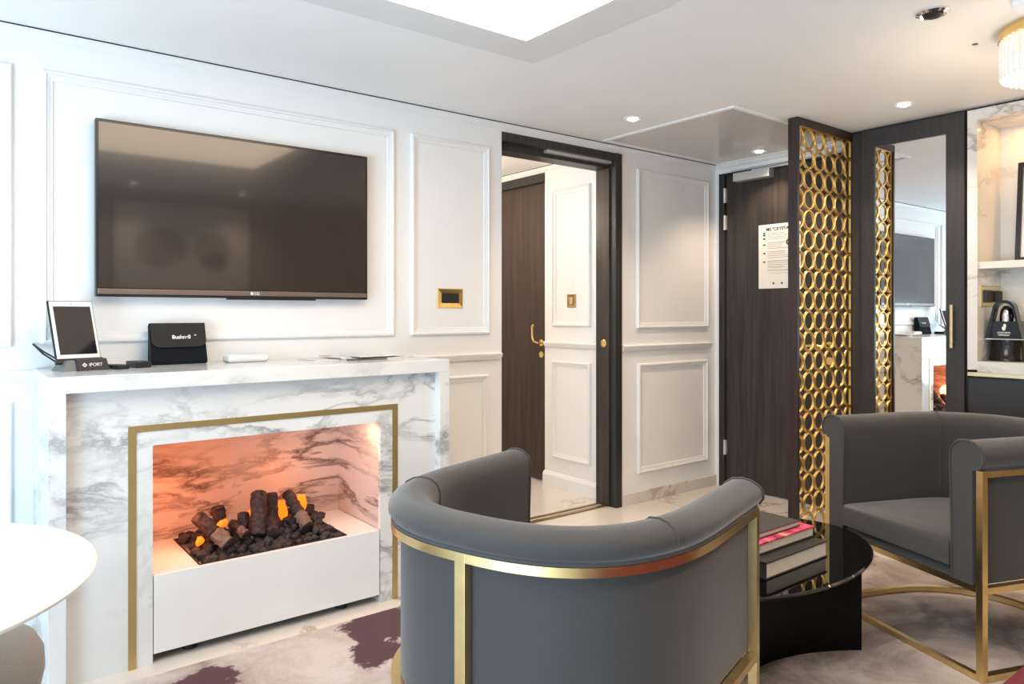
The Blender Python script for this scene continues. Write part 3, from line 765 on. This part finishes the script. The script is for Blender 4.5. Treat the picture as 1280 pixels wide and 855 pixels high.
# ------------------------------------------------------------------ gold lattice screen
SX0, SX1, SY0, SY1 = 3.463, 4.19, 2.058, 2.113
sc = thing('lattice_screen', 'tall gold ring lattice screen in a dark wood frame beside the entry door', 'screen', (3.8, 2.085, 0))
b = B(); LX0, LX1, LZ0, LZ1 = 3.483, 4.035, .03, 2.158
b.box((SX0, SY0, 0), (LX0, SY1, H - .002), .002); b.box((LX1, SY0, 0), (SX1 - .003, SY1, H - .002), .002)
b.box((LX0, SY0, LZ1), (LX1, SY1, H - .002)); b.box((LX0, SY0, 0), (LX1, SY1, LZ0))
b.build('frame', M['screen_wood'], sc)
b = B(); pit = .1045; pz = .1068; ro, ri, yd0, yd1 = .0545, .0432, 2.066, 2.078
rows = [2.103 - pz * k for k in range(20)]
for cz in rows:
    for k in range(6):
        cx = 3.489 + pit * k
        seg = 32; prev = None; quads = []
        ring = []
        for j in range(seg):
            a = 2 * PI * j / seg; ca, sa = math.cos(a), math.sin(a)
            # slightly rounded band: outer, front ridge, inner
            pr_ = [(ro, yd0 + .004), (ro - .004, yd0), (ri + .003, yd0), (ri, yd0 + .003), (ri, yd1), (ro, yd1)]
            pts = [Vector((cx + r_ * ca, y_, cz + r_ * sa)) for r_, y_ in pr_]
            inside = LX0 - .002 <= cx + ro * .75 * ca <= LX1 + .002 and LZ0 - .002 <= cz + ro * .75 * sa <= LZ1 + .002
            for p in pts:
                p.x = min(max(p.x, LX0), LX1); p.z = min(max(p.z, LZ0), LZ1)
            ring.append((inside, pts))
        for j in range(seg):
            (i0, p0), (i1, p1) = ring[j], ring[(j + 1) % seg]
            if not (i0 and i1): continue
            v0 = [b.bm.verts.new(p) for p in p0]; v1 = [b.bm.verts.new(p) for p in p1]
            for q in range(6): b.bm.faces.new((v0[q], v0[(q + 1) % 6], v1[(q + 1) % 6], v1[q]))
b.box((LX0, yd0, LZ0), (LX0 + .006, yd1, LZ1)); b.box((LX1 - .012, yd0, LZ0), (LX1, yd1, LZ1)); b.box((LX0, yd0, LZ1 - .006), (LX1, yd1, LZ1)); b.box((LX0, yd0, LZ0), (LX1, yd1, LZ0 + .006))
b.build('ring_lattice', M['gold_lattice'], sc, smooth=40)

# ------------------------------------------------------------------ mirror cabinet
KZ = 2.185
cb = thing('mirror_cabinet', 'tall charcoal cabinet with a long mirrored door and brass bar handle', 'cabinet', (4.3, 1.75, 0))
b = B(); b.box((XK + .026, 1.468, 0), (4.617, 2.054, KZ)); b.build('body', M['cab_wood'], cb)
y0, y1, my0, my1, mz0, mz1 = 1.476, 1.990, 1.561, 1.919, .10, 2.090
b = B()
# mitred door frame
def mitre(b, pts): b.prism([(XK, p[0], p[1]) for p in pts], (.022, 0, 0))
g = .0004
mitre(b, [(y0, KZ), (y1, KZ), (my1, mz1 + g), (my0, mz1 + g)])
mitre(b, [(y0, .01), (y0, KZ - g), (my0 - g, mz1), (my0 - g, mz0)]); mitre(b, [(y1, .01), (y1, KZ - g), (my1 + g, mz1), (my1 + g, mz0)])
mitre(b, [(y0, .01), (y1, .01), (my1, mz0 - g), (my0, mz0 - g)])
b.build('door_frame', M['cab_wood'], cb)
B().box((XK + .008, my0, mz0), (XK + .020, my1, mz1)).build('mirror', M['mirror'], cb)
b = B(); b.box((XK - .034, 1.518, 1.009), (XK - .020, 1.531, 1.226), .002); b.tube([(XK - .021, 1.524, 1.04), (XK + .001, 1.524, 1.04)], .005, 10); b.tube([(XK - .021, 1.524, 1.195), (XK + .001, 1.524, 1.195)], .005, 10)
b.build('handle', M['gold'], cb)
struct('trim_cabinet_gap', B().box((XK + .03, YB, KZ + .001), (4.6, 2.054, H)), M['gap'])  # black fill stands for the shade above the cabinets

# ------------------------------------------------------------------ marble niche unit with worktop
nu = thing('niche_unit', 'white marble lined bar niche with lit shelf above a dark base cabinet', 'niche unit', (4.3, .6, 0))
NY0, NY1 = YB + .004, 1.462
NIY, NB = 1.418, 4.293
b = B(); b.box((XK, NIY, .905), (NB, NY1, KZ)); b.box((XK, NY0, 2.132), (NB, NIY, KZ)); b.box((XK, NY0, .893), (NB, NIY, .947))
b.build('portal', M['marble_niche'], nu)
B().box((NB, NY0, .0), (NB + .05, NY1, KZ)).build('back_panel', M['marble_niche'], nu)
B().box((XK + .012, NY0, 1.402), (NB, NIY, 1.436)).build('shelf', M['marble_niche'], nu)
B().box((XK + .002, NY0, .874), (XK + .03, NY1, .892)).build('gold_strip', M['pale_gold'], nu)
b = B(); b.box((XK + .02, NY0, .04), (NB, NY1, .868))
b.build('base_cabinet', M['cab_dark'], nu)
for k in range(3):
    ya = NY1 - .004 - k * .64
    B().box((XK, ya - .634, .05), (XK + .019, ya, .862), .001).build('door', M['cab_dark'], nu)
area('niche_led', (4.20, .5, 2.126), (4.19, .5, 1.0), 1.7, .03, 4.5, (1.0, .56, .24)).rotation_euler = (0, 0, R(90))
area('shelf_led', (4.10, .5, 1.398), (4.10, .5, .9), 1.7, .02, 1.2, (1.0, .78, .55)).rotation_euler = (0, 0, R(90))
t, m = plate('socket_plate', 'wide brass framed socket plate on the niche side wall behind the coffee machine', (4.148, NIY, 1.268), (1, 0, 0), .235, .105, M['gold'], None, fr=.020)
t['category'] = 'socket'
B().box((-.098, -.036, 0), (.098, .036, .004), mtx=m).build('socket_face', M['old_brass'], t)
b = B()
for x in (-.072, -.014): b.box((x - .024, -.030, .004), (x + .024, .030, .006), .001, mtx=m)
b.build('sockets', M['dark_plastic'], t)
B().box((.044, -.028, .004), (.076, .028, .034), .006, mtx=m).build('plug', M['print_black'], t)
# framed picture on the shelf
t = thing('picture_frame', 'black framed picture with white mat standing on the niche shelf', 'picture', (4.2, 1.15, 1.436), (0, R(6), 0))
b = B(); fw, fh = .34, .50
b.sweep([(0, -fw / 2, 0), (0, fw / 2, 0), (0, fw / 2, fh), (0, -fw / 2, fh)][::-1], [(0, 0), (0, .02), (.022, .02), (.022, 0)], (-1, 0, 0), True)
b.build('frame', M['brown_gloss'], t, world=False)
B().box((-.008, -fw / 2 + .01, .01), (0, fw / 2 - .01, fh - .01)).build('mat', M['white_plastic'], t, world=False)
B().box((-.010, -fw / 2 + .08, .10), (-.008, fw / 2 - .08, fh - .10)).build('print', M['art_paper'], t, world=False)
# coffee machine
cm = thing('coffee_machine', 'black and chrome capsule coffee machine with arched handle in the niche', 'coffee machine', (4.165, 1.335, .948))
def arch(wb, wt, h0, h1, n=14, x=0):
    # outline in (y,z): tapering sides, round top
    pts = [(-wb / 2, h0), (-wt / 2, h1 - wt / 2 * .9)]
    for k in range(1, n): a = PI - PI * k / n; pts.append((wt / 2 * math.cos(a), h1 - wt / 2 * .9 + wt / 2 * .9 * math.sin(a)))
    pts += [(wt / 2, h1 - wt / 2 * .9), (wb / 2, h0)]
    return [(x, p[0], p[1]) for p in pts]
# lower drum
b = B(); b.loft([[(x_ * 1.0 * math.cos(a), .086 * k_ * math.sin(a), z_) for a in [2 * PI * j / 32 for j in range(32)]] for x_, k_, z_ in ((.088, 1.02, 0), (.088, 1.02, .010), (.084, .98, .016), (.082, .90, .106))])
b.build('drip_drum', M['black_gloss'], cm, world=False, smooth=40)
B().box((-.090, -.078, .105), (.09, .078, .111), .002).build('chrome_band', M['chrome'], cm, world=False)
# front panel and arch shell
B().prism([(-.078, -.070, .111), (-.078, .070, .111), (-.074, .056, .196), (-.074, -.056, .196)], (.15, 0, 0)).build('front_panel', M['black_gloss'], cm, world=False)
outer = arch(.158, .096, .111, .300, 16, -.086); inner = arch(.138, .074, .111, .285, 16, -.086)
b = B(); rings = []
for po, pi_ in zip(outer, inner):
    rings.append([Vector(po), Vector(pi_), Vector(pi_) + Vector((.05, 0, 0)), Vector(po) + Vector((.05, 0, 0))])
b.loft(rings); b.build('arched_handle', M['black_gloss'], cm, world=False, smooth=40)
b = B(); b.loft([[(.03 + .055 * s_ * math.cos(a) - .05, .040 * s_ * math.sin(a), z_) for a in [2 * PI * j / 24 for j in range(24)]] for s_, z_ in ((.9, .196), (.9, .225), (.8, .250), (.55, .268), (.2, .276))])
b.build('chrome_dome', M['chrome'], cm, world=False, smooth=50)
mt = facing((-.0765, 0, .150), (0, -1, 0), (0, 0, 1))
text_part('lettering', 'JULIUS MEINL', .0095, facing((-.0790, 0, .140), (0, -1, 0), (0, 0, 1)), M['print_white'], cm, .0006, .0002, 'CENTER', False)
text_part('lettering', 'INSPRESSO', .010, facing((-.0790, 0, .128), (0, -1, 0), (0, 0, 1)), M['print_white'], cm, .0006, .0002, 'CENTER', False)
# emblem: small head with a tall cap
b = B()
em = [(.006, -.020), (-.008, -.020), (-.010, -.010), (-.014, -.006), (-.010, -.002), (-.012, .004), (-.002, .006), (-.004, .020), (.010, .023), (.013, .008), (.010, -.006)]
b.prism([(-.0780, -x * .75, .166 + z * .75) for x, z in em], (-.001, 0, 0)); b.build('emblem', M['print_white'], cm, world=False)

# ------------------------------------------------------------------ ceiling fittings
def downlight(label, x, y, pw=DOWN_W, spot=115, z=H):
    t = thing('downlight', label, 'ceiling light', (x, y, z), group='recessed downlights')
    B().lathe([(.026, 0.0), (.028, -.003), (.046, -.006), (.050, -.002), (.050, 0)], (x, y, z), 32).build('bezel', M['white_gloss'], t, smooth=40)
    B().lathe([(.001, -.012), (.018, -.011), (.025, -.006), (.026, -.001)], (x, y, z), 24).build('lens', M['lamp_warm'], t, smooth=60)
    l = bpy.data.lights.new('downlight_lamp', 'SPOT'); l.energy = pw; l.color = WARM; l.spot_size = R(spot); l.spot_blend = .7; l.shadow_soft_size = .025
    o = bpy.data.objects.new('downlight_lamp', l); COL.objects.link(o); o.location = (x, y, z - .02)
downlight('downlight in the ceiling in front of the panelled wall beside the doorway', 2.827, 2.611)
downlight('downlight in the glossy ceiling panel above the entry door', 4.005, 2.64, z=H - .003)
downlight('downlight in the ceiling in front of the mirrored cabinet', 3.673, 1.623)
point('bathroom_lamp', (2.4, 4.2, 1.9), 16, (1.0, .84, .68), .08)
for lx_, ly_, sd_ in ((1.15, -.17, 'left'), (1.98, -.17, 'right')):
    downlight('downlight behind the photographer, above the %s half of the framed wall print' % sd_, lx_, ly_, 34)
# smoke detector
t = thing('smoke_detector', 'small round chrome detector in the ceiling near the crystal lamp', 'smoke detector', (2.627, 1.067, H))
B().lathe([(.052, 0), (.052, -.006), (.040, -.012), (.034, -.006), (.020, -.006)], (2.627, 1.067, H), 32).build('ring', M['chrome'], t, smooth=40)
B().lathe([(.032, -.004), (.030, -.014), (.018, -.020), (.001, -.021)], (2.627, 1.067, H), 28).build('sensor_head', M['dark_plastic'], t, smooth=40)
t = B().lathe([(.010, 0), (.010, -.002), (.004, -.004), (.001, -.004)], (3.066, 1.096, H), 16).build('ceiling_sensor', M['mid_plastic'], smooth=40)
tag(t, 'tiny grey ceiling sensor dot between detector and crystal lamp', 'sensor')
t = B().lathe([(.055, 0), (.052, -.02), (.040, -.03), (.001, -.032)], (2.775, .83, H), 28).build('sprinkler_cover', M['ceil'], smooth=40)
tag(t, 'round pale sprinkler cover at the ceiling before the crystal lamp', 'sprinkler')
# crystal lamp
CLX, CLY, CR = 3.102, .832, .19
t = thing('crystal_ceiling_lamp', 'round ceiling lamp of crystal rods under a brass ring', 'ceiling light', (CLX, CLY, H))
B().lathe([(CR - .03, 0), (CR + .002, 0), (CR + .002, -.032), (CR - .006, -.034), (CR - .03, -.03)], (CLX, CLY, H), 64).build('brass_ring', M['gold_polish'], t, smooth=40)
for k in range(44):
    a = 2 * PI * k / 44; x, y = CLX + (CR - .010) * math.cos(a), CLY + (CR - .010) * math.sin(a)
    B().tube([(x, y, H - .03), (x, y, H - .168), (x * .999 + CLX * .001, y * .999 + CLY * .001, H - .172)], [.0085, .0085, .005], 8).build('crystal_rod', M['crystal'], t, smooth=50)
B().lathe([(.12, -.02), (.12, -.10), (.001, -.11)], (CLX, CLY, H), 32).build('glow_core', M['lamp_cryst'], t, smooth=40)
point('crystal_lamp_fill', (CLX, CLY, H - .36), 8, (1.0, .80, .58), .12)  # fill light added in mid-air below the lamp, no bulb there

# ------------------------------------------------------------------ rug
t = B().box((.18, .575, 0.0), (3.55, 2.575, .012), .004).build('rug', M['rug'])
tag(t, 'large grey and cream rug with burgundy blotches covering the floor', 'rug')
RZ = .012

# ------------------------------------------------------------------ armchairs
def upath(hw, st, dp, n=2.5, k=46, off=0.0):
    pts = []
    hw -= off; dp -= off
    for i in range(7): pts.append((-hw, -st * i / 7))
    for i in range(k + 1):
        a = PI + PI * i / k
        ca, sa = math.cos(a), math.sin(a)
        pts.append((hw * math.copysign(abs(ca) ** (2 / n), ca), -st - dp * abs(sa) ** (2 / n)))
    for i in range(7): pts.append((hw, -st + st * (i + 1) / 7))
    return [Vector((x, y, 0)) for x, y in pts]

def armchair(label, loc, ang, hw, st, dp, n=2.5, rk=1.0):
    """local: front line y=0 (facing +y), back at -(st+dp)"""
    t = thing('armchair', label, 'armchair', loc, (0, 0, ang - PI / 2), group='grey armchairs with brass frames')
    base = upath(hw, st, dp, n)
    up = (0, 0, 1)
    # n x tangent must point inward: path runs left-front -> back -> right-front (counter-clockwise seen from above => inward = left = z x t)
    inset = .016
    sh = [(inset, .303), (inset, .655), (inset + .003, .664), (inset + .007, .664), (inset + .007, .303)]
    B().sweep(base, sh, up).build('outer_shell', M['fabric'], t, world=False, smooth=35)
    roll = [(.014, .672), (-.004, .680), (-.014, .700), (-.014, .722), (-.004, .742), (.016, .757), (.045, .762), (.075, .756), (.096, .738), (.104, .710), (.104, .66), (.100, .55), (.098, .40), (.098, .302), (.024, .302), (.024, .668)]
    roll = [(a * (1 - (1 - rk) * .5) if c > .3 and a > .03 else a, .672 + (c - .672) * rk if c > .672 else c) for a, c in roll]
    # arm front projects a little beyond the post line
    front = [base[0] + Vector((0, .022, 0))] + base + [base[-1] + Vector((0, .022, 0))]
    B().sweep(front, roll, up).build('backrest', M['fabric'], t, world=False, smooth=50)
    # seams at the back corners and piping at both arm fronts
    def outline(i, pts_):
        P = front; t0 = (P[min(i + 1, len(P) - 1)] - P[max(i - 1, 0)]).normalized(); sd = Vector(up).cross(t0)
        return [P[i] + sd * a + Vector((0, 0, c)) for a, c in pts_]
    grow = lambda pr_, e: [(a + (e if a > .05 else (-e if a < .0 else 0)), c + (e if c > .672 + .068 * rk else 0)) for a, c in pr_]
    seamsec = grow(roll[2:14], .0012)
    ia = min(range(8, len(front) // 2), key=lambda i: abs(front[i].y + st + dp * .50)); ib = len(front) - 1 - ia
    for i in (ia, ib): B().tube(outline(i, seamsec), .0030, 6).build('seam', M['piping'], t, world=False, smooth=60)
    for i in (0, len(front) - 1): B().tube(outline(i, grow(roll[1:14], .001) ), .0038, 6).build('piping', M['piping'], t, world=False, smooth=60)
    B().sweep([p for p in base], [(.0, .6705), (-.006, .6705), (-.008, .676), (-.004, .681), (.006, .680)], up).build('piping', M['piping'], t, world=False, smooth=60)
    # seat
    inn = upath(hw, st, dp, n, 30, .103)
    def seat(name, z0, z1, fr, crown, par, off=0):
        q = upath(hw, st, dp, n, 30, .103 + off)
        outl = [Vector((q[0].x, fr, 0))] + q + [Vector((q[-1].x, fr, 0))]
        c = Vector((0, -(st + dp) * .45, 0)); rings = []
        rd = min(.022, (z1 - z0) * .4)
        for k, (sc_, z) in enumerate(((0, z0), (0, z1 - rd), (rd * .3, z1 - rd * .3), (rd, z1), (.09, z1 + crown * .6), (.22, z1 + crown))):
            rr_ = []
            for p in outl:
                d_ = (c - p); L = d_.length
                rr_.append(p + d_.normalized() * min(sc_, L * .9) + Vector((0, 0, z)))
            rings.append(rr_)
        return B().loft(rings).build(name, M['fabric'], par, world=False, smooth=50)
    seat('seat_base', .300, .338, .010, 0, t, .002)
    seat('seat_cushion', .342, .425, .030, .018, t, .002)
    # brass frame
    fb = .013
    bar = [(-.008, -.020), (.016, -.020), (.016, .0), (-.008, 0)]
    railp = [p + Vector((0, 0, .67)) for p in base]
    B().sweep(railp, bar, up).build('top_rail', M['gold'], t, world=False, smooth=35)
    srail = [p + Vector((0, 0, .300)) for p in base]
    B().sweep(srail, bar, up).build('seat_rail', M['gold'], t, world=False, smooth=35)
    B().box((-hw + .02, -.008, .280), (hw - .02, .014, .299)).build('front_rail', M['gold'], t, world=False)
    floorp = [p + Vector((0, 0, .022)) for p in base]
    B().sweep(floorp, bar, up).build('floor_ring', M['gold'], t, world=False, smooth=35)
    B().box((-hw + .016, -.004, .002), (hw - .016, .016, .020)).build('floor_bar', M['gold'], t, world=False)
    for sx in (-1, 1):
        a = sx * (hw + .008); c = sx * (hw - .016)
        B().box((min(a, c), -.006, 0), (max(a, c), .016, .671), .001).build('leg', M['gold'], t, world=False)
    yb = -(st + dp)
    B().box((-.014, yb - .008, 0), (.014, yb + .015, .668), .001).build('leg', M['gold'], t, world=False)
    return t
armchair('grey armchair seen from behind, its curved brass railed back towards us', (1.525, 1.478, RZ), math.atan2(.292, .956), .40, .25, .45, rk=.72)
armchair('grey armchair facing us in front of the mirrored cabinet', (2.722, 1.226, RZ), math.atan2(.355, -.935), .345, .28, .40, 2.2)

# ------------------------------------------------------------------ coffee table and books
TCX, TCY, TA, TBY, TZ = 2.127, 1.447, .52, .34, .385
ct = thing('coffee_table', 'oval smoked black glass coffee table on curved black panels between the armchairs', 'coffee table', (TCX, TCY, RZ))
B().loft([[(TCX + (TA + e) * math.cos(a), TCY + (TBY + e) * math.sin(a), z_) for a in [2 * PI * j / 96 for j in range(96)]] for e, z_ in ((-.010, TZ - .012), (-.001, TZ - .009), (0, TZ - .004), (-.006, TZ))]).build('glass_top', M['smoked'], ct, smooth=30)
def curved_panel(p0, p1, sag, name):
    p0 = Vector((*p0, 0)); p1 = Vector((*p1, 0)); ch = p1 - p0; nrm = Vector((-ch.y, ch.x, 0)).normalized()
    pts = []
    for i in range(25):
        f = i / 24; pts.append(p0.lerp(p1, f) + nrm * sag * 4 * f * (1 - f))
    B().sweep(pts, [(-.012, RZ), (.012, RZ), (.012, TZ - .0125), (-.012, TZ - .0125)], (0, 0, 1)).build(name, M['table_black'], ct, smooth=40)
A0 = (2.519, 1.261); A1 = (1.735, 1.261)
curved_panel(A1, A0, .150, 'base_panel')
B0 = (2 * TCX - A0[0], 2 * TCY - A0[1]); B1 = (2 * TCX - A1[0], 2 * TCY - A1[1])
curved_panel(B1, B0, .150, 'base_panel')
def book(label, x0, x1, y0, y1, z, h, cover, band=None, ct_=.003, a=0):
    t = thing('book', label, 'book', ((x0 + x1) / 2, (y0 + y1) / 2, z), (0, 0, a), group='books on the coffee table')
    lx, ly = (x1 - x0) / 2, (y1 - y0) / 2
    B().box((-lx + .005, -ly + .004, ct_), (lx - .004, ly - .004, h - ct_)).build('pages', M['pages'], t, world=False)
    B().box((-lx, -ly, h - ct_), (lx, ly, h), .0008).build('cover', band or cover, t, world=False)
    b = B(); b.box((-lx, -ly, 0), (lx, ly, ct_), .0008); b.box((-lx, -ly, 0), (-lx + .005, ly, h)); b.build('back_cover', cover, t, world=False)
    return t
book('thick black book, lowest of the stack on the coffee table', 1.93, 2.282, 1.250, 1.53, TZ + .0005, .052, M['black_cover'], None, .004)
book('book with a pink floral cover in the middle of the coffee table stack', 1.955, 2.286, 1.298, 1.545, TZ + .053, .036, M['black_cover'], M['pink'], .005)
book('thin charcoal book on top of the coffee table stack', 1.975, 2.246, 1.326, 1.535, TZ + .0895, .019, M['grey_cover'], None, .003)

# ------------------------------------------------------------------ round table and stool at the left
RTX, RTY, RTR, RTZ = -.197, 1.662, .432, .72
rt = thing('round_table', 'white round pedestal table cut off by the left picture edge', 'table', (RTX, RTY, RZ))
B().lathe([(.001, -.045), (.20, -.045), (RTR - .09, -.040), (RTR - .03, -.028), (RTR - .006, -.016), (RTR, -.008), (RTR - .004, -.002), (RTR - .012, 0), (.001, 0)], (RTX, RTY, RTZ), 96).build('tabletop', M['white_table'], rt, smooth=50)
B().lathe([(.18, RZ), (.18, RZ + .01), (.14, .03), (.07, .07), (.045, .16), (.035, .35), (.05, .55), (.11, .655), (.16, .675)], (RTX, RTY, 0), 48).build('pedestal', M['white_table'], rt, smooth=60)
B().box((-.004, -.003, 0), (.004, .003, .0008), mtx=Matrix.Translation((.03, 1.50, RTZ))).build('table_mark', M['dark_plastic'], rt)
STX, STY, SR = -.020, 1.99, .195
st_ = thing('stool', 'grey woven round stool under the white table', 'stool', (STX, STY, 0))
B().lathe([(SR - .02, .345), (SR - .002, .352), (SR + .004, .38), (SR + .002, .42), (SR - .012, .447), (SR - .04, .462), (.001, .472)], (STX, STY, 0), 64).build('cushion', M['stoolfab'], st_, smooth=60)
B().lathe([(SR - .02, 0), (SR - .008, .01), (SR - .004, .335), (SR - .02, .344)], (STX, STY, 0), 64).build('base', M['stoolbase'], st_, smooth=40)

# ------------------------------------------------------------------ crimson sofa (its corner shows at the bottom right)
sf = thing('sofa', 'crimson sofa whose seat corner shows at the bottom right', 'sofa', (1.5, .1, 0))
b = B(); b.box((.62, -.42, .10), (2.42, .545, .30), .02, 3); b.build('seat_frame', M['red'], sf, smooth=40)
for k in range(2): B().box((.63 + k * .9, -.20, .30), (1.52 + k * .9, .557, .45), .03, 4).build('seat_cushion', M['red'], sf, smooth=50)
B().box((.62, -.44, .30), (2.42, -.22, .80), .04, 4).build('back', M['red'], sf, smooth=50)
for x in (.70, 2.34):
    for y in (-.36, .46): B().tube([(x, y, 0), (x, y, .10)], .018, 12).build('leg', M['gold'], sf, smooth=40)

# framed print on the wall behind the camera (seen reflected in the television)
t = thing('wall_picture', 'large framed print of two round dark shapes, seen reflected in the television', 'picture', (1.55, YB, 1.68))
PX0, PX1, PZ0, PZ1 = 1.02, 2.16, 1.31, 2.13
b = B(); b.sweep([(PX0, YB, PZ0), (PX1, YB, PZ0), (PX1, YB, PZ1), (PX0, YB, PZ1)], [(0, 0), (0, .03), (-.03, .03), (-.03, 0)], (0, 1, 0), True); b.build('frame', M['brown_gloss'], t)
B().box((PX0, YB + .002, PZ0), (PX1, YB + .012, PZ1)).build('print', M['art_paper'], t)
b = B()
for cx, cz, rx, rz_ in ((1.40, 1.73, .20, .17), (1.82, 1.73, .15, .15), (1.84, 1.62, .10, .10)):
    b.loft([[(cx + rx * math.cos(a), y_, cz + rz_ * math.sin(a)) for a in [2 * PI * j / 28 for j in range(28)]] for y_ in (YB + .012, YB + .0135)])
b.build('shapes', M['art_dark'], t)

# ------------------------------------------------------------------ sub-parts hang from the part they sit on
def under(root, part, subs):
    for p in root.children:
        if p.name.split('.')[0] == part:
            for q in list(root.children):
                if q.name.split('.')[0] in subs: q.parent = p
            break
for o in [o for o in COL.objects if o.parent is None]:
    k = o.name.split('.')[0]
    if k == 'mirror_cabinet':
        [q for q in o.children if q.name.startswith('door_frame')][0].name = 'door'; under(o, 'door', ('mirror', 'handle'))
    if k == 'binocular_pouch': under(o, 'flap', ('lettering', 'trademark_sign'))
    if k == 'charging_dock': under(o, 'front_cover', ('logo_text', 'logo_mark'))
    if k == 'television': under(o, 'lower_strip', ('logo_text', 'logo_disc'))
    if k == 'notice': under(o, 'sheet', ('heading', 'printed_lines', 'icon', 'seal', 'seal_centre'))
    if k == 'coffee_machine': under(o, 'front_panel', ('lettering', 'emblem'))
    if k == 'armchair': under(o, 'backrest', ('seam', 'piping'))
    if k == 'switch_plate': under(o, 'rocker', ('button',))
    if k in ('door_1', 'door_3'): under(o, 'door_leaf', ('door_handle', 'lock_rosette'))
    if k == 'remote_control': under(o, 'body', ('button',))
    if k == 'picture_frame': under(o, 'mat', ('print',))
